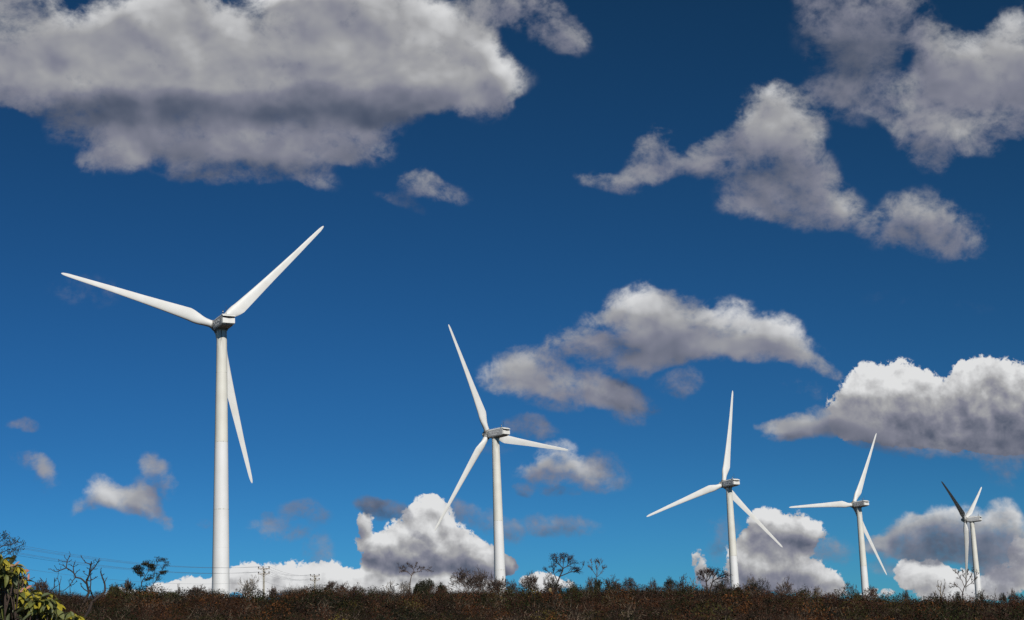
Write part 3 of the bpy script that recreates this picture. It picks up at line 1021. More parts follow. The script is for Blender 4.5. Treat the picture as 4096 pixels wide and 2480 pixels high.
# ---------------------------------------------------------------- terrain
SKYLINE = [(-600, 2318), (0, 2338), (100, 2345), (200, 2352), (280, 2360), (340, 2372), (400, 2362), (480, 2350), (560, 2352), (650, 2356), (740, 2356), (850, 2352), (920, 2364), (1000, 2374),
           (1100, 2376), (1140, 2360), (1200, 2344), (1260, 2346), (1380, 2358), (1500, 2358), (1600, 2360), (1700, 2358), (1800, 2354), (2000, 2352), (2200, 2350),
           (2400, 2346), (2600, 2344), (2800, 2346), (3000, 2356), (3200, 2370), (3400, 2380), (3600, 2386), (3800, 2392), (4000, 2396), (4096, 2398), (4700, 2410)]
SKY_AZ = [azel(x, y) for x, y in SKYLINE]
CREST = 262.0
SCRUB_H = 1.45


def sm(t):
    t = min(max(t, 0.0), 1.0)
    return t * t * (3 - 2 * t)


def crest_z(az):
    if az <= SKY_AZ[0][0]:
        e = SKY_AZ[0][1]
    elif az >= SKY_AZ[-1][0]:
        e = SKY_AZ[-1][1]
    else:
        for (a0, e0), (a1, e1) in zip(SKY_AZ, SKY_AZ[1:]):
            if a0 <= az <= a1:
                e = e0 + (e1 - e0) * (az - a0) / (a1 - a0)
                break
    return EYE.z + CREST * math.tan(e) - SCRUB_H


def ground_z(x, y):
    r = math.hypot(x, y)
    az = math.atan2(x, y)
    zc = crest_z(az)
    side = sm((math.radians(100) - abs(az)) / math.radians(60))
    if r <= CREST:
        t = max(0.0, (r - 45) / (CREST - 45))
        z = zc * (t ** 1.18)
        z -= 0.35 * math.exp(-((r - CREST) / 9) ** 2)
    else:
        z = (zc - 0.35) + (10.5 - zc) * sm((r - CREST) / 420)
        z -= 1.2 * sm((r - CREST) / 30)
    z *= side
    if r > CREST:
        ws, zs = 0.0, 0.0
        for fx, fy, fz in FEET:
            q = math.exp(-(((x - fx) ** 2 + (y - fy) ** 2) / 55.0 ** 2))
            ws += q
            zs += q * (fz + 0.15)
        if ws > 0:
            k = min(1.0, ws)
            z = z * (1 - k) + (zs / ws) * k
    z += 0.25 * math.sin(x * 0.11 + 1.3) * math.sin(y * 0.093) * sm((r - 30) / 60)
    if r > 1500:
        z -= (r - 1500) * 0.004
    return z


def ground_mat(g, b, nt):
    co = objco(nt)
    n = g.noise(co, 0.05, 6.0)
    n2 = g.noise(co, 0.9, 6.0)
    c = g.ramp(n, [(0.35, (0.055, 0.030, 0.018)), (0.5, (0.040, 0.026, 0.015)), (0.62, (0.030, 0.028, 0.012))])
    c = g.mix(g.mr(n2, 0.5, 0.7), c, (0.075, 0.045, 0.028))
    nt.links.new(c, b.inputs['Base Color'])
    bp = nt.nodes.new('ShaderNodeBump')
    bp.inputs['Strength'].default_value = 0.6
    bp.inputs['Distance'].default_value = 0.3
    nt.links.new(g.noise(co, 2.0, 8.0, 0.65), bp.inputs['Height'])
    nt.links.new(bp.outputs[0], b.inputs['Normal'])


rr_ = [0.5] + list(np.arange(6, 60, 6)) + list(np.arange(60, 300, 3)) + list(np.arange(300, 700, 20)) + list(np.arange(700, 1300, 50)) + [1500, 2000, 3000, 4500, 7000, 11000]
aa_ = list(np.radians(np.arange(-30, 30.01, 0.5))) + list(np.radians(np.arange(34, 330, 4)))
mb = MB()
vs = [(r * math.sin(a), r * math.cos(a), ground_z(r * math.sin(a), r * math.cos(a))) for r in rr_ for a in aa_]
na = len(aa_)
fs = [(i * na + (k + 1) % na, i * na + k, (i + 1) * na + k, (i + 1) * na + (k + 1) % na)[::-1] for i in range(len(rr_) - 1) for k in range(na)]
fs.append(tuple(range(na))[::-1])
mb.add(vs, fs)
tag(mb.build('ground', mat('dry_soil', rough=0.95, build=ground_mat, spec=0.1), smooth=True), kind='structure')


# ---------------------------------------------------------------- plants
def unit(r=rng):
    while True:
        v = Vector((r.uniform(-1, 1), r.uniform(-1, 1), r.uniform(-1, 1)))
        if 0.05 < v.length < 1:
            return v.normalized()


def leaf_tri(mb, p, s, r, mi=0):
    a, b = unit(r), unit(r)
    mb.add([p + a * s, p + b * s * 0.7, p - a * s * 0.6 + b * s * 0.2], [(0, 1, 2)], mi)


def grow(tr, tw, lf, p, d, L, rad, lev, r, st):
    """one branch and what grows from it; st is the style of the plant"""
    n = 4 if lev < 2 else 3
    pts, rads = [p], [rad]
    q = p.copy()
    dd = d.copy()
    for i in range(n):
        dd = (dd + unit(r) * st['bend'] + Vector((0, 0, st['up'][min(lev, 2)]))).normalized()
        q = q + dd * (L / n)
        pts.append(q.copy())
        rads.append(rad * (1 - (0.55 if lev < st['levels'] else 0.75) * (i + 1) / n))
    (tr if lev < 2 else tw).tube(pts, [max(x, st['min']) for x in rads], 5 if lev < 1 else (4 if lev < 3 else 3), caps=False)
    if lev >= st['levels']:
        for _ in range(st['leaves']):
            k = r.randint(1, n)
            leaf_tri(lf, pts[k] + unit(r) * st['spread'], st['leaf'] * r.uniform(0.6, 1.3), r)
        return
    kids = st['kids'][min(lev, len(st['kids']) - 1)]
    ph = r.uniform(0, 6.28)
    for c in range(kids):
        f = 1.0 if c == 0 else r.uniform(st['first'], 1.0)
        k = max(1, min(n, int(round(f * n))))
        base = pts[k]
        t = (pts[k] - pts[k - 1]).normalized()
        o = t.orthogonal().normalized()
        ph += 2.4 + r.uniform(-0.4, 0.4)
        side = (Matrix.Rotation(ph, 3, t) @ o)
        ang = R(r.uniform(*st['angle']))
        nd = t * math.cos(ang) + side * math.sin(ang)
        nd.y *= 0.75
        grow(tr, tw, lf, base, nd.normalized(), L * r.uniform(*st['ratio']), rads[k] * 0.78, lev + 1, r, st)


STYLES = {
    'bare': dict(levels=5, kids=(4, 3, 3, 3), bend=0.16, up=(0.05, 0.08, 0.05), angle=(22, 50), ratio=(0.55, 0.85), first=0.3, min=0.027, leaves=0, leaf=0.05, spread=0.1),
    'umbrella': dict(levels=5, kids=(3, 3, 3, 3), bend=0.16, up=(0.1, 0.0, -0.03), angle=(25, 62), ratio=(0.55, 0.85), first=0.75, min=0.027, leaves=3, leaf=0.11, spread=0.2),
    'sparse_leaf': dict(levels=5, kids=(3, 3, 3, 2), bend=0.16, up=(0.1, 0.04, 0.02), angle=(22, 55), ratio=(0.55, 0.82), first=0.5, min=0.027, leaves=5, leaf=0.11, spread=0.2),
    'leafy': dict(levels=4, kids=(5, 4, 3), bend=0.14, up=(0.1, 0.05, 0.02), angle=(25, 60), ratio=(0.5, 0.8), first=0.25, min=0.027, leaves=16, leaf=0.15, spread=0.30),
    'dead': dict(levels=3, kids=(4, 3, 2), bend=0.30, up=(0.1, 0.10, 0.05), angle=(20, 45), ratio=(0.45, 0.8), first=0.3, min=0.022, leaves=0, leaf=0.05, spread=0.1),
}


def plant(name, label, cat, px, top, wide, dist, style, seed, bark, leaf=None, group=None, base=None, lean=0.0, stems=1, rad=0.09, sink=0.3, tall=None):
    """a tree or shrub seen at photo column px with its top at photo row top and `wide` photo pixels across"""
    g0 = at(px, 2360, dist)
    gz = ground_z(g0.x, g0.y)
    tp = at(px, top, dist)
    H = max(0.8, tp.z - gz)
    W = wide / FPX * dist
    r = random.Random(seed)
    tr, tw, lf = MB(), MB(), MB()
    st = STYLES[style]
    for s in range(stems):
        off = Vector((r.uniform(-1, 1), r.uniform(-0.6, 0.6), 0)) * (0.25 * W if stems > 1 else 0)
        d = Vector((lean + off.x * 0.35 / max(W, 1) + r.uniform(-.12, .12), r.uniform(-.1, .1), 1)).normalized()
        grow(tr, tw, lf, off * 0.4, d, H * (0.42 if style != 'umbrella' else 0.5), rad * (1 if stems == 1 else 0.8), 0, r, st)
    vv = np.array(tr.v + tw.v + lf.v)
    cx = 0.5 * (vv[:, 0].min() + vv[:, 0].max())
    kx = W / (vv[:, 0].max() - vv[:, 0].min())
    kz = (H + sink) / vv[:, 2].max()
    for m_ in (tr, tw, lf):
        m_.v = [((x - cx * min(1, max(0, z / (0.5 * vv[:, 2].max())))) * kx, y * kx, z * kz) for x, y, z in m_.v]
    root = empty(name, (g0.x, g0.y, gz - sink), r.uniform(-.3, .3) if abs(lean) < .01 else 0)
    tag(root, label, cat, group)
    tr.build('trunk', M[bark], root, smooth=True)
    if lf.v:
        tw.v, o = tw.v, None
        k = len(tw.v)
        tw.add(lf.v, lf.f, 1)
        tw.build('crown', [M[bark], M[leaf or 'leaf_brown']], root)
    else:
        tw.build('crown', M[bark], root)
    return root


def drawn(name, label, cat, lines, org, k, dist, bark, leaf, seed, twigs=(3, 0.5), leaves=0, leafsize=0.1, thick=1.0, depth=0.5, group=None, fine=0.024, flat=False):
    """a tree whose main limbs are set out one by one; lines are ((width, points), ...) with points in a local frame org + k * (x, y) of the photo"""
    r = random.Random(seed)
    tr, tw, lf = MB(), MB(), MB()
    cache = {}

    def pt(q, dz):
        p = at(org[0] + q[0] * k, org[1] + q[1] * k, dist + dz)
        return p
    root_p = pt(lines[0][1][0], 0)
    gz = ground_z(root_p.x, root_p.y)
    base = Vector((root_p.x, root_p.y, gz - 0.2))
    for li, (w, pts) in enumerate(lines):
        P = []
        start = cache.get(pts[0], r.uniform(-depth, depth) if li else 0.0)
        drift = r.uniform(-1, 1) * depth
        for i, q in enumerate(pts):
            dz = cache.get(q)
            if dz is None:
                dz = start + drift * i / max(1, len(pts) - 1)
                cache[q] = dz
            P.append(pt(q, dz) - base)
        if li == 0:
            P = [Vector((P[0].x + 0.05, P[0].y, -0.1))] + P if P[0].z > 0.3 else P
        # smooth the polyline a little
        Q = [P[0]]
        for a_, b_ in zip(P, P[1:]):
            Q.append(a_.lerp(b_, 0.35) + unit(r) * (b_ - a_).length * 0.025)
            Q.append(a_.lerp(b_, 0.7) + unit(r) * (b_ - a_).length * 0.025)
            Q.append(b_)
        w0, w1 = w
        rad = [thick * (w0 + (w1 - w0) * i / (len(Q) - 1)) for i in range(len(Q))]
        (tr if w0 >= 0.5 * lines[0][0][0] else tw).tube(Q, rad, 5, caps=True)
        L = sum((b_ - a_).length for a_, b_ in zip(Q, Q[1:]))
        for _ in range(twigs[0] if li else 0):
            i = r.randint(len(Q) // 3, len(Q) - 1)
            t = (Q[i] - Q[i - 1]).normalized()
            side = (Matrix.Rotation(r.uniform(0, 6.28), 3, t) @ t.orthogonal().normalized())
            d = (t * 0.8 + side * 0.7 + Vector((0, 0, 0.25))).normalized()
            l = L * twigs[1] * r.uniform(0.4, 1.0)
            e1 = Q[i] + d * l * 0.5 + unit(r) * l * 0.08
            e2 = e1 + (d + unit(r) * 0.4).normalized() * l * 0.5
            tw.tube([Q[i], e1, e2], [max(fine, rad[i] * 0.5), max(fine, rad[i] * 0.38), fine], 3, caps=False)
            for _2 in range(2):
                e3 = e1 + (d + unit(r) * 0.8).normalized() * l * 0.4
                tw.tube([e1, e3], [fine, fine * .8], 3, caps=False)
                for _3 in range(leaves):
                    leaf_tri(lf, e3 + Vector([q_ * w_ for q_, w_ in zip(unit(r), (2.6, 2.6, .8) if flat else (1.8, 1.8, 1.8))]) * leafsize, leafsize * r.uniform(.6, 1.3), r)
            for _3 in range(leaves):
                leaf_tri(lf, e2 + Vector([q_ * w_ for q_, w_ in zip(unit(r), (2.6, 2.6, .8) if flat else (1.8, 1.8, 1.8))]) * leafsize, leafsize * r.uniform(.6, 1.3), r)
    root = empty(name, base)
    tag(root, label, cat, group)
    tr.build('trunk', M[bark], root, smooth=True)
    if lf.v:
        tw.add(lf.v, lf.f, 1)
        tw.build('crown', [M[bark], M[leaf]], root)
    elif tw.v:
        tw.build('crown', M[bark], root)
    return root


# --- trees set out limb by limb
K = 600 / 2464
drawn('round_crowned_tree', 'tallest ridge tree, sparse dark round crown on leaning forked trunk, right of the middle turbine', 'tree', [
    ((.16, .11), [(925, 690), (935, 640), (990, 500), (1025, 430), (1035, 385)]),
    ((.10, .05), [(1035, 385), (985, 330), (940, 300), (890, 250), (840, 220)]), ((.07, .03), [(985, 330), (990, 250), (1010, 180)]), ((.05, .02), [(940, 300), (930, 240), (920, 190)]),
    ((.10, .05), [(1035, 385), (1100, 350), (1180, 305), (1240, 292)]), ((.07, .03), [(1035, 385), (1040, 280), (1080, 200)]), ((.05, .02), [(1100, 350), (1140, 260), (1165, 205)]),
    ((.05, .02), [(1040, 280), (1030, 220), (1050, 175)]), ((.05, .02), [(1100, 350), (1120, 290), (1130, 230)]), ((.04, .02), [(890, 250), (880, 210), (890, 180)]),
    ((.10, .06), [(970, 520), (1080, 475), (1150, 445), (1230, 435), (1335, 400)]), ((.05, .02), [(1150, 445), (1200, 400), (1250, 385)]), ((.04, .02), [(1230, 435), (1290, 395)]),
    ((.09, .05), [(940, 590), (900, 500), (875, 440), (890, 390), (850, 350)]), ((.05, .02), [(900, 470), (950, 430), (1000, 430)]), ((.05, .02), [(875, 440), (830, 470), (780, 440), (750, 400)]),
], (2000, 2180), K, 256, 'bark_dark', 'leaf_brown', 11, twigs=(10, 0.38), leaves=5, leafsize=0.13, depth=0.8, thick=.78)
drawn('flat_topped_tree', 'bare flat topped tree with a thin S shaped trunk, left of the middle turbine', 'tree', [
    ((.11, .08), [(570, 720), (570, 680), (580, 600), (600, 505)]), ((.08, .06), [(600, 505), (620, 470), (640, 450)]),
    ((.07, .03), [(600, 505), (570, 470), (520, 440), (460, 400), (400, 375)]), ((.06, .03), [(640, 450), (635, 400), (600, 370), (540, 330)]), ((.05, .02), [(635, 400), (670, 340), (680, 315)]),
    ((.06, .03), [(640, 450), (720, 440), (780, 400), (880, 410)]), ((.04, .02), [(700, 440), (700, 400), (740, 370)]), ((.04, .02), [(520, 440), (470, 440), (420, 435)]), ((.04, .02), [(520, 440), (500, 390), (470, 360)]),
    ((.04, .02), [(600, 370), (590, 340), (560, 320)]), ((.04, .02), [(780, 400), (800, 370)]),
], (1500, 2180), K, 258, 'bark', 'leaf_brown', 12, twigs=(13, 0.42), leaves=1, leafsize=0.09, depth=0.7, thick=.8)
drawn('fork_tree', 'bare slender tree with branches fanning up from one fork, right of the round crowned tree', 'tree', [
    ((.10, .07), [(1590, 640), (1585, 560), (1580, 500)]), ((.06, .03), [(1580, 500), (1530, 430), (1500, 380), (1450, 330)]), ((.06, .03), [(1580, 500), (1590, 420), (1580, 350), (1560, 270)]),
    ((.06, .03), [(1590, 520), (1610, 440), (1600, 380), (1640, 330), (1630, 275)]), ((.06, .03), [(1600, 525), (1650, 470), (1690, 400), (1735, 372)]), ((.04, .02), [(1690, 400), (1680, 350)]),
    ((.04, .02), [(1500, 380), (1510, 310), (1500, 265)]), ((.04, .02), [(1580, 350), (1610, 300), (1600, 265)]), ((.04, .02), [(1500, 380), (1450, 350)]),
], (2000, 2180), K, 260, 'bark', 'leaf_brown', 13, twigs=(12, 0.40), leaves=0, depth=0.7, thick=.75)
drawn('evergreen_tree', 'dark leafy tree with layered crown and twin pale stems, left of the nearest turbine', 'tree', [
    ((.13, .10), [(715, 800), (700, 720), (680, 660), (690, 600), (740, 520)]), ((.08, .05), [(740, 520), (720, 450), (680, 400), (620, 360)]), ((.08, .05), [(740, 520), (790, 440), (800, 350), (770, 300)]),
    ((.10, .06), [(860, 760), (880, 640), (960, 520), (1000, 450), (1040, 370)]), ((.06, .03), [(870, 640), (880, 520), (900, 400), (940, 290), (990, 265)]), ((.05, .02), [(680, 660), (670, 540), (640, 470), (580, 420)]),
    ((.05, .02), [(900, 400), (860, 360), (840, 330)]), ((.05, .02), [(790, 440), (850, 420), (880, 380)]), ((.05, .02), [(690, 600), (760, 590), (820, 520)]), ((.05, .02), [(960, 520), (1010, 470), (1050, 455)]),
    ((.04, .02), [(680, 400), (640, 420), (590, 400)]), ((.04, .02), [(720, 450), (680, 470), (640, 460)]), ((.04, .02), [(770, 300), (730, 320)]), ((.04, .02), [(800, 350), (850, 340)]),
], (400, 2180), K, 258, 'bark_dark', 'leaf_dark', 14, twigs=(11, 0.34), leaves=10, leafsize=0.15, depth=0.9, thick=.62, flat=True)
K2 = 596 / 2464
drawn('dead_tree', 'pale twisted dead tree with bare stubby limbs, left of the farthest turbine', 'tree', [
    ((.17, .12), [(1070, 1060), (1100, 960), (1095, 880), (1080, 770)]), ((.09, .05), [(1080, 770), (1085, 700), (1100, 620)]), ((.08, .04), [(1085, 700), (1050, 680), (1035, 600)]),
    ((.08, .04), [(1080, 770), (1040, 730), (1040, 700), (1015, 680)]), ((.09, .05), [(1060, 960), (1010, 880), (990, 800), (955, 770)]), ((.08, .05), [(1095, 880), (1130, 760), (1150, 680), (1160, 615)]),
    ((.05, .03), [(1150, 720), (1130, 680)]), ((.05, .03), [(990, 800), (1005, 750)]), ((.05, .03), [(1100, 900), (1180, 860)]),
], (3500, 2180), K2, 240, 'bark_pale', 'leaf_brown', 15, twigs=(3, 0.3), leaves=0, depth=0.5, thick=.75)
drawn('vase_tree', 'bare tree with fine upright spreading twigs in front of the farthest turbine', 'tree', [
    ((.12, .08), [(1450, 850), (1450, 790), (1480, 690), (1520, 620)]), ((.07, .04), [(1480, 690), (1440, 590), (1400, 540), (1370, 480), (1330, 450)]), ((.07, .04), [(1520, 620), (1500, 560), (1460, 500), (1450, 440)]),
    ((.07, .04), [(1520, 620), (1560, 560), (1600, 500), (1600, 410)]), ((.07, .03), [(1490, 700), (1580, 640), (1640, 570), (1680, 480)]), ((.07, .03), [(1450, 790), (1400, 710), (1340, 670), (1260, 640)]),
    ((.04, .02), [(1370, 480), (1380, 450)]), ((.04, .02), [(1500, 560), (1530, 480), (1530, 420)]), ((.04, .02), [(1340, 670), (1300, 690), (1250, 700)]), ((.04, .02), [(1640, 570), (1680, 540)]),
], (3500, 2180), K2, 255, 'bark', 'leaf_brown', 16, twigs=(13, 0.36), leaves=1, leafsize=0.08, depth=0.8, thick=.72)
K3 = 520 / 1940
drawn('near_bare_tree', 'nearest bare dark tree with crooked forked branches, beside the yellow green leaves at left', 'tree', [
    ((.060, .045), [(1250, 1480), (1330, 1350), (1370, 1230), (1420, 1190), (1550, 1090)]), ((.04, .02), [(1550, 1090), (1570, 1050), (1560, 930), (1520, 830), (1500, 770)]), ((.014, .008), [(1520, 830), (1555, 810)]), ((.016, .008), [(1560, 930), (1600, 855)]),
    ((.05, .032), [(1250, 1240), (1290, 1160), (1330, 1080), (1300, 960), (1290, 900)]), ((.032, .020), [(1290, 900), (1330, 830), (1340, 740), (1360, 660), (1365, 620)]),
    ((.032, .020), [(1300, 960), (1240, 900), (1200, 870), (1130, 855), (1100, 790), (1050, 750), (990, 715)]), ((.020, .008), [(990, 715), (1005, 600), (1030, 560), (1050, 510)]),
    ((.020, .008), [(990, 715), (900, 750), (850, 775), (800, 760), (750, 725)]), ((.011, .006), [(1005, 600), (975, 570), (960, 540)]), ((.012, .006), [(1005, 630), (950, 618), (890, 608)]), ((.011, .006), [(1010, 630), (1065, 600)]),
    ((.013, .006), [(990, 715), (960, 685), (935, 650)]), ((.010, .006), [(960, 690), (895, 660)]), ((.010, .006), [(905, 745), (910, 690)]), ((.010, .006), [(850, 740), (820, 690)]), ((.010, .006), [(900, 750), (850, 740)]),
    ((.020, .008), [(1100, 790), (1095, 700), (1105, 660), (1120, 630)]), ((.010, .006), [(1100, 700), (1065, 680), (1030, 660)]), ((.010, .006), [(1100, 700), (1155, 670)]), ((.016, .008), [(1120, 810), (1150, 770), (1190, 740)]),
    ((.018, .008), [(1130, 855), (1080, 910), (1040, 980), (930, 1070)]), ((.012, .006), [(1080, 910), (1045, 880)]), ((.014, .006), [(1040, 980), (1100, 960), (1145, 910)]),
    ((.018, .008), [(1360, 660), (1290, 640), (1240, 590), (1205, 520)]), ((.012, .006), [(1360, 660), (1400, 640), (1395, 610)]), ((.024, .010), [(1335, 780), (1410, 710), (1460, 630), (1485, 570)]),
    ((.012, .006), [(1460, 630), (1440, 615), (1420, 600)]), ((.012, .006), [(1465, 620), (1490, 615)]), ((.012, .006), [(1400, 735), (1450, 730)]), ((.012, .006), [(1340, 740), (1310, 720), (1290, 705)]),
    ((.020, .009), [(1290, 900), (1340, 910), (1400, 880), (1460, 840)]), ((.014, .006), [(1310, 830), (1260, 800), (1245, 760)]), ((.022, .010), [(1350, 1050), (1355, 900), (1350, 800), (1375, 700)]),
    ((.022, .010), [(1330, 1080), (1250, 1030), (1210, 980), (1205, 940)]), ((.030, .024), [(1350, 1050), (1370, 1110), (1410, 1170), (1420, 1190)]),
], (0, 2080), K3, 42, 'bark_dark', 'leaf_brown', 17, twigs=(4, 0.22), leaves=0, depth=0.25, thick=0.68, fine=0.005)
drawn('small_bare_tree', 'small bare dark forked sapling left of the nearest bare tree', 'tree', [
    ((.026, .018), [(870, 1300), (880, 1140), (890, 1010)]), ((.016, .006), [(890, 1010), (880, 930), (860, 870), (875, 780)]), ((.015, .006), [(885, 1000), (900, 920), (915, 850)]),
    ((.020, .010), [(700, 1110), (760, 1060), (810, 1010), (812, 930), (815, 860)]), ((.010, .005), [(815, 890), (860, 870)]), ((.012, .006), [(810, 1010), (850, 985), (880, 960)]),
    ((.022, .012), [(630, 1060), (655, 1000), (660, 940), (595, 860)]), ((.011, .006), [(660, 940), (690, 905), (695, 870)]), ((.008, .004), [(672, 925), (695, 915)]),
    ((.012, .006), [(1050, 1080), (1040, 960), (1025, 905)]), ((.012, .006), [(330, 960), (430, 890), (515, 857)]),
], (0, 2080), K3, 40, 'bark_dark', 'leaf_brown', 18, twigs=(2, 0.2), leaves=0, depth=0.3, thick=0.6, fine=0.004)
drawn('twiggy_tree', 'dark twiggy tree with small curled leaves reaching in at the left edge', 'tree', [
    ((.05, .04), [(-420, 900), (-330, 760), (-250, 620), (-180, 520)]), ((.03, .010), [(-180, 520), (-60, 440), (60, 380), (170, 370), (250, 330), (300, 340)]), ((.022, .006), [(-120, 470), (0, 320), (60, 270), (100, 225)]),
    ((.022, .006), [(-180, 520), (-60, 500), (60, 470), (170, 430), (270, 400), (330, 375)]), ((.020, .006), [(-250, 620), (-100, 600), (40, 560), (130, 500), (230, 440), (290, 465)]),
    ((.020, .006), [(-200, 680), (0, 660), (80, 620), (160, 570), (240, 520)]), ((.014, .005), [(170, 370), (215, 320), (240, 290)]), ((.014, .005), [(60, 380), (100, 340), (140, 290)]), ((.012, .005), [(160, 570), (210, 575)]),
    ((.012, .005), [(-60, 250), (20, 235), (100, 215)]), ((.012, .005), [(130, 500), (180, 460), (260, 460)]),
], (0, 2080), K3, 34, 'bark_dark', 'leaf_dark', 19, twigs=(6, 0.12), leaves=3, leafsize=0.030, depth=0.4, thick=0.42, fine=0.003)

# --- other trees and shrubs along the ridge
P_ = plant
P_('bare_tree', 'pale bare round tree between the nearest turbine and the tall power pole', 'tree', 995, 2296, 95, 268, 'bare', 21, 'bark_pale', stems=2, rad=.07)
P_('bare_shrub', 'small bare shrub right beside the tall power pole', 'shrub', 1092, 2334, 46, 262, 'bare', 22, 'bark', stems=3, rad=.05)
P_('bare_shrub', 'bare twiggy shrub right of the short power pole', 'shrub', 1325, 2318, 66, 258, 'umbrella', 23, 'bark', stems=3, rad=.05, leaf='leaf_brown')
P_('bare_shrub', 'bare bush with pod clusters, second right of the short power pole', 'shrub', 1372, 2322, 60, 257, 'bare', 24, 'bark', stems=3, rad=.05)
P_('bare_shrub', 'wide bare bush, third right of the short power pole', 'shrub', 1425, 2326, 70, 259, 'umbrella', 25, 'bark', stems=3, rad=.05, leaf='leaf_brown')
P_('bare_sapling', 'thin bare sapling left of the flat topped tree', 'tree', 1560, 2318, 40, 262, 'bare', 26, 'bark_pale', rad=.05)
P_('bare_sapling', 'fine pale bare sapling just behind the flat topped tree', 'tree', 1620, 2318, 60, 266, 'bare', 27, 'bark_pale', stems=2, rad=.05)
P_('green_bush', 'dark green leafy bush right of the flat topped tree', 'bush', 1705, 2308, 85, 256, 'leafy', 28, 'bark_dark', 'leaf_dark', stems=3, rad=.07)
P_('green_bush', 'smaller dark green bush left of the wide bare tree', 'bush', 1765, 2322, 60, 257, 'leafy', 29, 'bark_dark', 'leaf_dark', stems=3, rad=.06)
P_('green_bush', 'low dark green bush against the flat topped tree', 'bush', 1665, 2326, 40, 258, 'leafy', 64, 'bark_dark', 'leaf_dark', stems=2, rad=.05)
P_('wide_bare_tree', 'wide bare tree with spreading branches left of the middle turbine foot', 'tree', 1865, 2266, 175, 256, 'bare', 30, 'bark', stems=3, rad=.10)
P_('tall_bare_shrub', 'upright bare shrub, peaked, touching the middle turbine tower on its left', 'shrub', 1925, 2258, 80, 258, 'bare', 31, 'bark', stems=2, rad=.08)
P_('thorn_bush', 'bare brown thorny bush in front of the middle turbine foot', 'bush', 1985, 2280, 104, 254, 'bare', 32, 'bark', None, stems=4, rad=.06)
P_('thorn_bush', 'low brown bush right of the middle turbine foot', 'bush', 2040, 2312, 70, 256, 'sparse_leaf', 33, 'bark', 'leaf_brown', stems=3, rad=.05)
P_('bare_tree', 'leaning bare tree between the middle turbine and the round crowned tree', 'tree', 2120, 2278, 90, 258, 'bare', 34, 'bark', stems=3, rad=.07)
P_('brown_leaf_tree', 'small brown leaved tree left against the round crowned tree', 'tree', 2195, 2282, 60, 257, 'sparse_leaf', 35, 'bark_dark', 'leaf_brown', stems=2, rad=.07)
P_('thorn_bush', 'dark bush at the foot of the round crowned tree', 'bush', 2210, 2308, 90, 254, 'sparse_leaf', 36, 'bark_dark', 'leaf_dark', stems=3, rad=.06)
P_('green_bush', 'small green bush right of the round crowned tree', 'bush', 2292, 2314, 50, 256, 'leafy', 37, 'bark_dark', 'leaf_olive', stems=2, rad=.05)
P_('green_bush', 'dark green bush at the foot of the slender fork tree', 'bush', 2392, 2308, 40, 257, 'leafy', 38, 'bark_dark', 'leaf_dark', stems=2, rad=.05)
P_('bare_shrub', 'bare shrub just left of the slender fork tree', 'shrub', 2365, 2300, 50, 259, 'bare', 39, 'bark', stems=2, rad=.05)
P_('bare_shrub', 'fine pale bare shrub right of the slender fork tree', 'shrub', 2452, 2296, 80, 262, 'bare', 40, 'bark', stems=3, rad=.05)
P_('brown_leaf_tree', 'rounded brown shrubby tree, second right of the slender fork tree', 'tree', 2525, 2302, 75, 257, 'sparse_leaf', 41, 'bark', 'leaf_brown', stems=3, rad=.06)
P_('brown_leaf_tree', 'small rounded leafy shrub tree standing alone on the skyline', 'tree', 2614, 2306, 42, 258, 'sparse_leaf', 42, 'bark', 'leaf_brown', stems=2, rad=.05)
P_('brown_leaf_tree', 'low dark tree left of the bare forked one before the third turbine', 'tree', 2688, 2300, 75, 257, 'sparse_leaf', 43, 'bark_dark', 'leaf_dark', stems=3, rad=.06)
P_('bare_tree', 'bare forked tree left of the twin crowned umbrella trees', 'tree', 2738, 2292, 60, 259, 'bare', 44, 'bark', rad=.07)
P_('bare_tree', 'white barked crooked little tree between bare fork and umbrella tree', 'tree', 2768, 2306, 50, 254, 'dead', 45, 'bark_pale', rad=.07, lean=-.2)
drawn('umbrella_tree', 'dark umbrella shaped tree, left one of a pair beside the third turbine', 'tree', [
    ((.13, .09), [(1345, 760), (1345, 690), (1335, 610)]), ((.08, .05), [(1335, 610), (1310, 550), (1270, 500), (1215, 470)]), ((.07, .04), [(1335, 610), (1350, 530), (1340, 470), (1300, 425)]),
    ((.07, .04), [(1335, 610), (1390, 540), (1420, 480), (1440, 430)]), ((.05, .03), [(1350, 530), (1380, 460), (1390, 405)]), ((.05, .03), [(1310, 550), (1280, 470), (1250, 440)]), ((.04, .02), [(1340, 470), (1350, 410)]),
    ((.04, .02), [(1335, 610), (1270, 580), (1230, 550)]),
], (2500, 2180), K, 257, 'bark_dark', 'leaf_brown', 46, twigs=(11, 0.38), leaves=5, leafsize=0.13, depth=0.8)
drawn('umbrella_tree', 'wide umbrella tree, right one of the pair touching the third turbine', 'tree', [
    ((.13, .09), [(1400, 770), (1410, 690), (1440, 600)]), ((.08, .05), [(1440, 600), (1450, 540), (1490, 480), (1520, 440)]), ((.08, .05), [(1440, 600), (1500, 560), (1560, 520), (1590, 460)]),
    ((.07, .04), [(1500, 560), (1580, 550), (1640, 520), (1690, 500)]), ((.05, .03), [(1560, 520), (1620, 490), (1650, 480)]), ((.05, .03), [(1450, 540), (1440, 480), (1450, 440)]), ((.04, .02), [(1580, 550), (1630, 570), (1680, 590)]),
    ((.05, .03), [(1440, 600), (1530, 610), (1600, 600)]),
], (2500, 2180), K, 257, 'bark_dark', 'leaf_brown', 47, twigs=(11, 0.38), leaves=4, leafsize=0.13, depth=0.8)
P_('thorn_bush', 'dark bush under the pair of umbrella trees', 'bush', 2880, 2318, 80, 255, 'sparse_leaf', 48, 'bark_dark', 'leaf_dark', stems=3, rad=.05)
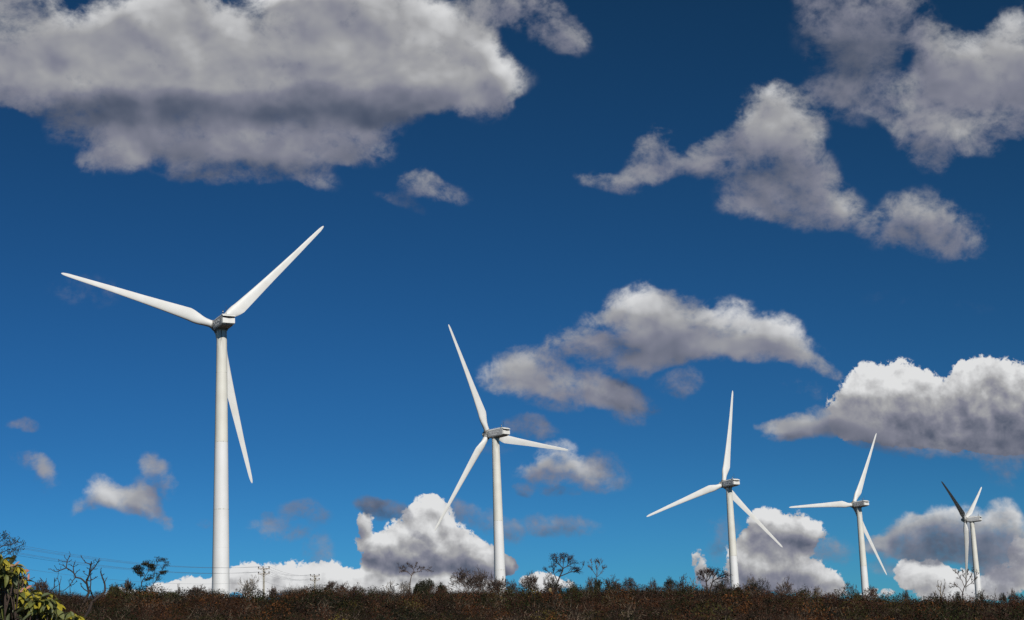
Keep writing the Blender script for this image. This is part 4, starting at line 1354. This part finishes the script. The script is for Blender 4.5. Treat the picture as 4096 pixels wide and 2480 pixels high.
P_('green_bush', 'low green bush at the third turbine foot', 'bush', 2952, 2334, 50, 255, 'leafy', 49, 'bark_dark', 'leaf_dark', stems=3, rad=.05)
P_('flat_topped_tree', 'pale bare flat crowned tree right of the third turbine', 'tree', 3002, 2290, 64, 257, 'umbrella', 50, 'bark_pale', 'leaf_brown', rad=.08)
P_('brown_leaf_tree', 'dark leafy tree with one raised limb, second right of the third turbine', 'tree', 3050, 2298, 72, 257, 'sparse_leaf', 51, 'bark_dark', 'leaf_dark', stems=2, rad=.07, lean=.15)
P_('thorn_bush', 'dense dark bush below the two trees right of the third turbine', 'bush', 3015, 2320, 90, 254, 'sparse_leaf', 52, 'bark_dark', 'leaf_dark', stems=4, rad=.05)
P_('bare_tree', 'bare leafless tree midway between the third and fourth turbines', 'tree', 3138, 2297, 80, 258, 'bare', 53, 'bark', rad=.09, stems=2)
P_('thorn_bush', 'rounded bush right of the midway bare tree', 'bush', 3212, 2342, 60, 257, 'sparse_leaf', 54, 'bark_dark', 'leaf_brown', stems=3, rad=.05)
P_('bare_shrub', 'thin pale bare shrub left of the umbrella tree by the fourth turbine', 'shrub', 3270, 2342, 40, 260, 'bare', 55, 'bark_pale', stems=2, rad=.04)
P_('umbrella_tree', 'bare umbrella tree standing left of the fourth turbine', 'tree', 3402, 2325, 84, 257, 'umbrella', 56, 'bark', 'leaf_brown', rad=.09)
P_('bare_tree', 'bare crooked tree crossing the foot of the fourth turbine', 'tree', 3480, 2338, 66, 254, 'bare', 57, 'bark', stems=2, rad=.07, lean=.2)
P_('silver_bush', 'pale yellow green bush at the foot of the fourth turbine', 'bush', 3428, 2362, 60, 252, 'leafy', 58, 'bark', 'leaf_silver', stems=3, rad=.05)
P_('bare_shrub', 'small bare shrub left of the pale dead tree', 'shrub', 3622, 2352, 34, 258, 'bare', 59, 'bark', stems=2, rad=.05)
P_('thorn_bush', 'dark bush between the dead tree and the vase shaped tree', 'bush', 3830, 2362, 70, 254, 'sparse_leaf', 60, 'bark_dark', 'leaf_dark', stems=3, rad=.05)
P_('thorn_bush', 'dark bush in front of the farthest turbine foot', 'bush', 3915, 2352, 60, 253, 'sparse_leaf', 61, 'bark_dark', 'leaf_dark', stems=3, rad=.06)
P_('bare_sapling', 'crooked bare sapling right of the farthest turbine', 'tree', 3975, 2352, 36, 257, 'dead', 62, 'bark', rad=.05)
P_('bare_tree', 'bare tree nearest the right edge', 'tree', 4050, 2348, 50, 257, 'bare', 63, 'bark', stems=2, rad=.06)
P_('brown_leaf_tree', 'dark leaning shrub second from the right edge', 'shrub', 4010, 2366, 40, 256, 'sparse_leaf', 65, 'bark_dark', 'leaf_dark', stems=2, rad=.05)
P_('silver_bush', 'silvery green rounded bush on the slope left of the nearest turbine', 'bush', 680, 2362, 96, 236, 'leafy', 66, 'bark', 'leaf_silver', stems=5, rad=.06)
P_('olive_bush', 'olive green bush near the dip at left of the ridge', 'bush', 455, 2334, 70, 240, 'leafy', 67, 'bark', 'leaf_olive', stems=5, rad=.06)
P_('bare_tree', 'fine bare tree left of the evergreen with twin stems', 'tree', 505, 2308, 60, 262, 'bare', 68, 'bark', stems=3, rad=.05)
P_('bare_shrub', 'low bare shrub just before the nearest turbine foot', 'shrub', 790, 2334, 100, 262, 'umbrella', 69, 'bark', 'leaf_brown', stems=4, rad=.05)
P_('brown_leaf_tree', 'small pointed dark shrub between evergreen and nearest turbine', 'shrub', 712, 2330, 30, 262, 'sparse_leaf', 70, 'bark_dark', 'leaf_dark', stems=1, rad=.05)
P_('bare_shrub', 'bare shrub beyond the nearest bare tree at far left', 'shrub', 165, 2318, 90, 250, 'bare', 71, 'bark', stems=3, rad=.05)

# the dead limb with a termite nest on it, low on the slope
drawn('dead_branch_tree', 'black leaning dead stem with one pale side branch below the round crowned tree', 'tree', [
    ((.085, .06), [(1050, 1000), (1030, 965), (960, 900), (890, 830), (830, 775), (800, 755)]),
    ((.05, .03), [(830, 775), (850, 735), (880, 712), (960, 705), (1040, 700)]), ((.03, .02), [(1010, 702), (990, 685)]), ((.035, .02), [(925, 720), (935, 790), (930, 860), (940, 930)]),
], (2000, 2180), K, 228, 'bark', 'leaf_brown', 77, twigs=(1, 0.2), leaves=0, depth=0.3)
c_ = at(2201, 2361, 227.8)
mb = MB()
rg = []
for i in range(10):
    t = i / 9
    w = 0.27 * math.sin(math.pi * (0.04 + 0.93 * t)) ** 0.55
    rg.append([(w * math.cos(2 * math.pi * k / 18) * (1 + .07 * math.sin(3 * k + i)), w * .85 * math.sin(2 * math.pi * k / 18), .62 * t - 0.31) for k in range(18)])
mb.rings(rg)
nest = mb.build('termite_nest', mat('nest_clay', rough=0.95, build=varied((0.36, 0.27, 0.13), (0.12, 0.09, 0.05), 4.0, bump=0.6)), smooth=True)
nest.location = c_
tag(nest, 'yellowish rounded termite nest on the black dead stem in the scrub', 'termite nest')

# --- scrub that covers the slope: nobody could count it
TINTS = [(0.046, 0.019, 0.009), (0.036, 0.016, 0.009), (0.080, 0.032, 0.009), (0.024, 0.013, 0.008), (0.036, 0.032, 0.008), (0.014, 0.019, 0.004), (0.005, 0.007, 0.002), (0.105, 0.088, 0.014), (0.032, 0.016, 0.012)]
WTS = np.array([5, 5, 3.0, 4, 2.0, 2.4, 2.4, 0.25, 3])


def clump(seed, n_leaf, n_twig, pale):
    g_ = np.random.default_rng(seed)
    T, tint = [], []
    # twigs first: thin ribbons made of two triangles
    for i in range(n_twig):
        b = np.array([g_.uniform(-.35, .35), g_.uniform(-.35, .35), 0.0])
        d = np.array([g_.normal(0, .8), g_.normal(0, .8), 1.0])
        d /= np.linalg.norm(d)
        l = g_.uniform(.4, .85)
        m_ = b + d * l * .55 + g_.normal(0, .10, 3)
        e = m_ + (d + g_.normal(0, .8, 3)) * l * .5
        w = np.cross(d, g_.normal(0, 1, 3))
        w = w / np.linalg.norm(w) * g_.uniform(.008, .016)
        T += [[b - w, b + w, m_], [m_ - w * .7, m_ + w * .7, e]]
        c = 1.0 if g_.random() < pale else 0.0
        tint += [c, c]
    for i in range(n_leaf):
        u_ = g_.normal(0, 1, 3)
        u_ /= np.linalg.norm(u_)
        rr = g_.uniform(.45, 1.0) ** .6
        p = np.array([u_[0] * .62 * rr, u_[1] * .62 * rr, .56 + u_[2] * .46 * rr])
        s = g_.uniform(.035, .075)
        a_, b_ = g_.normal(0, 1, 3), g_.normal(0, 1, 3)
        a_ /= np.linalg.norm(a_)
        b_ /= np.linalg.norm(b_)
        T.append([p + a_ * s, p + b_ * s * .8, p - a_ * s * .7])
        tint.append(-1.0)
    return np.array(T, dtype=np.float32), np.array(tint, dtype=np.float32)


def twig_fan(seed, n):
    g_ = np.random.default_rng(seed)
    T = []
    for i in range(n):
        d = np.array([g_.normal(0, .55), g_.normal(0, .55), 1.0])
        d /= np.linalg.norm(d)
        p = np.array([g_.uniform(-.1, .1), g_.uniform(-.1, .1), 0.0])
        l = g_.uniform(.25, .42)
        for k in range(3):
            q = p + d * l
            w = np.cross(d, g_.normal(0, 1, 3))
            w = w / np.linalg.norm(w) * (.013 - .003 * k)
            T += [[p - w, p + w, q]]
            p, d = q, d + g_.normal(0, .38, 3)
            d /= np.linalg.norm(d)
            l *= .8
    return np.array(T, dtype=np.float32), (g_.random(len(T)) < .35).astype(np.float32)


PROTO = [clump(i, nl, ntw, pl) for i, (nl, ntw, pl) in enumerate([(230, 5, .2), (190, 9, .2), (260, 3, .0), (130, 15, .25), (240, 5, .1), (80, 18, .15), (210, 7, .2)])] + [twig_fan(51, 60), twig_fan(52, 90)]
verts, cols = [], []
g_ = np.random.default_rng(99)
patch = lambda x, y, s: math.sin(x * s + 1.7 * math.sin(y * s * .7)) * math.cos(y * s * .9 + 1.3 * math.sin(x * s * .6))
r0 = 140.0
count = 0
while r0 < 276:
    step = 1.5 if r0 > 196 else 2.6
    az = -R(19.5)
    while az < R(19.5):
        rr = r0 + g_.uniform(-.7, .7)
        aa = az + g_.uniform(-.5, .5) * step / r0
        az += step * 1.15 / r0 * g_.uniform(.7, 1.3)
        x, y = rr * math.sin(aa), rr * math.cos(aa)
        k = int(g_.integers(0, 7))
        fan = g_.random() < (.38 if rr > 246 else .10)
        if fan:
            k = int(g_.integers(7, 9))
        if rr > 250 and not fan and g_.random() < .5:
            k = int(g_.choice([1, 3, 5]))
        T, tt = PROTO[k]
        q = patch(x, y, .26) + .7 * patch(x + 40, y, .71)
        s = (g_.uniform(.7, 1.5) if g_.random() < .72 else g_.uniform(1.6, 2.5)) * (1 + .25 * max(0, q - .4))
        if rr > 244:
            s = min(s, 1.7)
        hs = s * g_.uniform(.6, 1.05)
        if fan:
            s = g_.uniform(1.2, 2.3)
            hs = s * g_.uniform(.7, 1.15)
        th = g_.uniform(0, 6.28)
        c, s_ = math.cos(th), math.sin(th)
        V = T.reshape(-1, 3)
        z0 = ground_z(x, y) - .1
        W = np.stack([(V[:, 0] * c - V[:, 1] * s_) * s * 1.15 + x, (V[:, 0] * s_ + V[:, 1] * c) * s * 1.15 + y, V[:, 2] * hs * 1.25 + z0], 1)
        w = WTS.copy()
        if q > .3:
            w = w * np.array([.15, .15, .1, .4, 3, 5, 7, 2, .2])
        elif q < -.4:
            w = w * np.array([1.5, 1.5, 3.0, 1.5, .4, .2, .1, .3, 1.2])
        t_ = np.array(TINTS[int(g_.choice(len(TINTS), p=w / w.sum()))]) * np.array([1.0, .92, .85]) * g_.uniform(.45, 1.55)
        leafc = t_[None, :] * g_.uniform(.7, 1.35, (len(tt), 1))
        twc = np.where(tt[:, None] > .5, np.array([[.22, .165, .115]]), np.array([[.030, .021, .017]])) * g_.uniform(.7, 1.2, (len(tt), 1))
        col = np.where(tt[:, None] < 0, leafc, twc)
        verts.append(W)
        cols.append(np.repeat(col, 3, 0))
        count += 1
    r0 += step * .95
V = np.concatenate(verts).astype(np.float32)
CC = np.concatenate(cols).astype(np.float32)
me = bpy.data.meshes.new('scrub')
nt_ = len(V) // 3
me.vertices.add(len(V))
me.vertices.foreach_set('co', V.ravel())
me.loops.add(len(V))
me.loops.foreach_set('vertex_index', np.arange(len(V), dtype=np.int32))
me.polygons.add(nt_)
me.polygons.foreach_set('loop_start', np.arange(0, len(V), 3, dtype=np.int32))
me.polygons.foreach_set('loop_total', np.full(nt_, 3, dtype=np.int32))
me.update()
at_ = me.color_attributes.new('kind_colour', 'FLOAT_COLOR', 'POINT')
at_.data.foreach_set('color', np.concatenate([CC, np.ones((len(CC), 1), np.float32)], 1).ravel())


def scrub_mat(g, b, nt):
    a = nt.nodes.new('ShaderNodeAttribute')
    a.attribute_name = 'kind_colour'
    nt.links.new(a.outputs['Color'], b.inputs['Base Color'])


me.materials.append(mat('scrub_leaf_and_twig', rough=0.8, build=scrub_mat, spec=0.2))
so_ = bpy.data.objects.new('scrub', me)
C.objects.link(so_)
tag(so_, 'brown and dark green dry scrub covering the whole hillside', 'scrub', kind='stuff')
print('scrub clumps', count, 'tris', nt_)

# ---------------------------------------------------------------- power poles and cables
def power_pole(px, top, dist, size, label, arms):
    tp = at(px, top, dist)
    gz = min(ground_z(tp.x, tp.y), tp.z - 7)
    root = empty('power_pole', (tp.x, tp.y, gz - 0.3), R(12))
    tag(root, label, 'power pole', 'power poles on the ridge')
    H = tp.z - gz + 0.3
    mb = MB()
    mb.rings([[(x * w, y * w, z) for x, y in ((-1, -.75), (1, -.75), (1, .75), (-1, .75))] for z, w in ((0, .27 * size), (H, .16 * size))])
    mb.build('pole', M['concrete'], root)
    ends = []
    for dz in arms:
        mb = MB()
        z = H - dz
        mb.box(-1.2 * size, 1.2 * size, -.30, -.14, z - .07 * size, z + .07 * size)
        mb.tube([(-.7 * size, -.2, z - .05), (0, -.2, z - .55 * size)], .035, 5)
        mb.tube([(.7 * size, -.2, z - .05), (0, -.2, z - .55 * size)], .035, 5)
        arm = mb.build('crossarm', M['arm'], root)
        for x in (-1.05, -.15 if dz < .5 else .25, 1.05):
            mb = MB()
            zz = z + .07 * size
            mb.tube([(x * size, -.22, zz), (x * size, -.22, zz + .12), (x * size, -.22, zz + .14), (x * size, -.22, zz + .26), (x * size, -.22, zz + .28), (x * size, -.22, zz + .40)], [.03, .04, .13, .11, .15, .07], 8)
            mb.build('insulator', M['porcelain'], arm)
            ends.append(Vector((x * size, -.22, zz + .38)))
    bpy.context.view_layer.update()
    mw = Matrix.Translation(root.location) @ Matrix.Rotation(R(12), 4, 'Z')
    low = mw @ Vector((.2, -.25, H - 2.6 * size))
    return [mw @ e for e in ends] + [low]


E1 = power_pole(1055, 2273, 352, 1.0, 'taller concrete power pole with two crossarms right of the nearest turbine', (.12, 1.15))
E2 = power_pole(1259, 2302, 425, 1.0, 'shorter farther power pole with two crossarms showing above the scrub', (.12, 1.12))
E0 = power_pole(-760, 2010, 200, 1.0, 'power pole beyond the left edge that carries the cables', (.12, 1.15))
NAMES = ['first upper power cable, left arm end to left arm end of the poles', 'second upper power cable, at the pole tops in the middle', 'third upper power cable, on the right ends of the top crossarms',
         'cable on the left ends of the lower crossarms', 'cable on the middle of the lower crossarms', 'cable on the right ends of the lower crossarms', 'lowest single cable strung below both crossarms']
for i, nm in enumerate(NAMES):
    mb = MB()
    for A_, B_, sag in ((E0[i], E1[i], 2.6), (E1[i], E2[i], 1.0)):
        pts = []
        for k in range(25):
            t = k / 24
            p = A_.lerp(B_, t)
            p.z -= sag * 4 * t * (1 - t)
            pts.append(p)
        mb.tube(pts, .016, 4)
    o = mb.build('power_cable', M['wire'])
    tag(o, nm, 'cable', 'cables between the power poles')

# ---------------------------------------------------------------- leafy shrub in the near left corner
def leaf_material(name, c1, c2, back):
    def f(g, b, nt):
        co = objco(nt)
        n = g.noise(co, 7.0, 3.0)
        top = g.mix(g.mr(n, .35, .65), c1, c2)
        gm = nt.nodes.new('ShaderNodeNewGeometry')
        nt.links.new(g.mix(gm.outputs['Backfacing'], top, back), b.inputs['Base Color'])
        tr_ = nt.nodes.new('ShaderNodeBsdfTranslucent')
        nt.links.new(g.mix(0.5, top, (0.35, 0.33, 0.05)), tr_.inputs[0])
        ms = nt.nodes.new('ShaderNodeMixShader')
        ms.inputs[0].default_value = 0.22
        nt.links.new(b.outputs[0], ms.inputs[1])
        nt.links.new(tr_.outputs[0], ms.inputs[2])
        nt.links.new(ms.outputs[0], nt.nodes['Material Output'].inputs[0])
    return mat(name, rough=0.55, build=f)


M['near_leaf'] = leaf_material('near_leaf', (0.44, 0.36, 0.03), (0.32, 0.28, 0.035), (0.24, 0.23, 0.08))
M['near_olive'] = leaf_material('near_olive_leaf', (0.17, 0.18, 0.04), (0.11, 0.13, 0.038), (0.15, 0.17, 0.09))
M['near_grey'] = leaf_material('near_grey_leaf', (0.17, 0.19, 0.10), (0.11, 0.135, 0.065), (0.20, 0.22, 0.14))
M['pink_leaf'] = leaf_material('dry_pink_leaf', (0.50, 0.22, 0.16), (0.38, 0.20, 0.12), (0.45, 0.25, 0.18))


def leaf_blade(mb, p, d, nrm, L, W, curl, fold, mi=0):
    """one lance shaped leaf: two rows of faces either side of the midrib"""
    d = d.normalized()
    s = d.cross(nrm).normalized()
    n = s.cross(d)
    prof = [(0, .04), (.12, .45), (.3, .88), (.5, 1.0), (.7, .82), (.88, .42), (1, .03)]
    vs = []
    for t, w in prof:
        c = p + d * L * t * (1 - .12 * curl * t) - n * L * curl * t * t * .5
        for q in (-1, 0, 1):
            vs.append(c + s * (q * W * .5 * w) + n * (abs(q) * fold * W * w))
    fs = []
    for i in range(len(prof) - 1):
        for q in range(2):
            fs.append((i * 3 + q, i * 3 + q + 1, (i + 1) * 3 + q + 1, (i + 1) * 3 + q))
    mb.add(vs, fs, mi)


r = random.Random(31)
NEAR = 14.0
base = at(40, 2480, NEAR)
base.z = ground_z(base.x, base.y) - .1
root = empty('leafy_shrub', base)
tag(root, 'yellow green broad leaved shrub filling the near left corner', 'shrub')
stem, crown, pods = MB(), MB(), MB()
# outline of the crown as the photo shows it, top edge from left to right
EDGE = [(-255, 2184), (-115, 2234), (5, 2266), (43, 2284), (60, 2324), (67, 2369), (100, 2388), (135, 2398), (185, 2434), (225, 2462), (275, 2490), (325, 2524), (385, 2574)]


def edge_y(x):
    for (a0, b0), (a1, b1) in zip(EDGE, EDGE[1:]):
        if a0 <= x <= a1:
            return b0 + (b1 - b0) * (x - a0) / (a1 - a0)
    return 2700


tips = []
for i in range(135):
    x = r.uniform(-250, 370)
    y0 = edge_y(x)
    y = y0 + 8 + abs(r.gauss(0, 1)) * 80
    if i < 44:
        x = -20 + i * 9
        y = edge_y(x) + 14
    tips.append((at(x, y, NEAR + r.uniform(-.9, .9)) - base))
for tp in tips:
    b0 = Vector((tp.x * .6 + r.uniform(-.15, .15), .45 + r.uniform(-.15, .15), 0))
    m1 = b0.lerp(tp, .5) + Vector((0, 0, .25)) + unit(r) * .12
    pts = []
    for k in range(9):
        t = k / 8
        pts.append(b0.lerp(m1, t).lerp(m1.lerp(tp, t), t))
    stem.tube(pts, [.011 - .0010 * k for k in range(9)], 5, caps=False)
    for k in range(3):
        d0 = (pts[-1] - pts[-3]).normalized()
        e = tp + (d0 + unit(r) * .9).normalized() * r.uniform(.02, .13) if k else tp
        stem.tube([pts[-2], e], [.006, .004], 4, caps=False)
        nl = r.randint(7, 11)
        kind_ = r.choice((0, 0, 0, 1, 1, 2))
        ph = r.uniform(0, 6.28)
        for j in range(nl):
            ph += 2.4
            out = Vector((math.cos(ph), math.sin(ph), r.uniform(-1.0, .25))).normalized()
            L = r.uniform(.05, .105)
            leaf_blade(crown, e + unit(r) * .012, out, Vector((0, 0, 1)) + unit(r) * .5, L, L * r.uniform(.34, .46), r.uniform(.3, 1.3), r.uniform(.02, .22), kind_ if r.random() < .75 else r.choice((0, 1, 2)))
    for k in range(26):       # leaves along the branch, under the outer ones
        q = pts[r.randint(3, 8)] + unit(r) * .07
        out = (unit(r) + Vector((0, 0, -.5))).normalized()
        L = r.uniform(.06, .12)
        leaf_blade(crown, q, out, Vector((0, 0, 1)) + unit(r) * .5, L, L * .40, r.uniform(.2, .9), .08, r.choice((1, 1, 2)))
for (x, y, x2, y2, dr) in ((95, 2300, 118, 2282, .8), (110, 2298, 116, 2293, .7), (122, 2330, 128, 2342, .5), (36, 2250, 57, 2264, .4), (57, 2271, 62, 2273, .2), (92, 2345, 96, 2350, .3)):
    a_, b_ = at(x - 22, y + 48, NEAR - .3) - base, at(x2, y2, NEAR - .3) - base
    m_ = a_.lerp(b_, .6) + Vector((0, 0, .03))
    stem.tube([a_, m_, b_], [.005, .004, .003], 4, caps=False)
    d = Vector((r.uniform(-.4, 1), r.uniform(-.6, .3), r.uniform(-1, .2)))
    for q in range(2):
        leaf_blade(pods, b_, (d + unit(r) * .3), Vector((0, -1, .4)), .06, .016, .4, .15)
stem.build('stem', M['bark'], root, smooth=True)
crown.build('foliage', [M['near_leaf'], M['near_olive'], M['near_grey']], root)
tag(pods.build('dry_leaves', M['pink_leaf'], root), 'curled pinkish dry leaves')
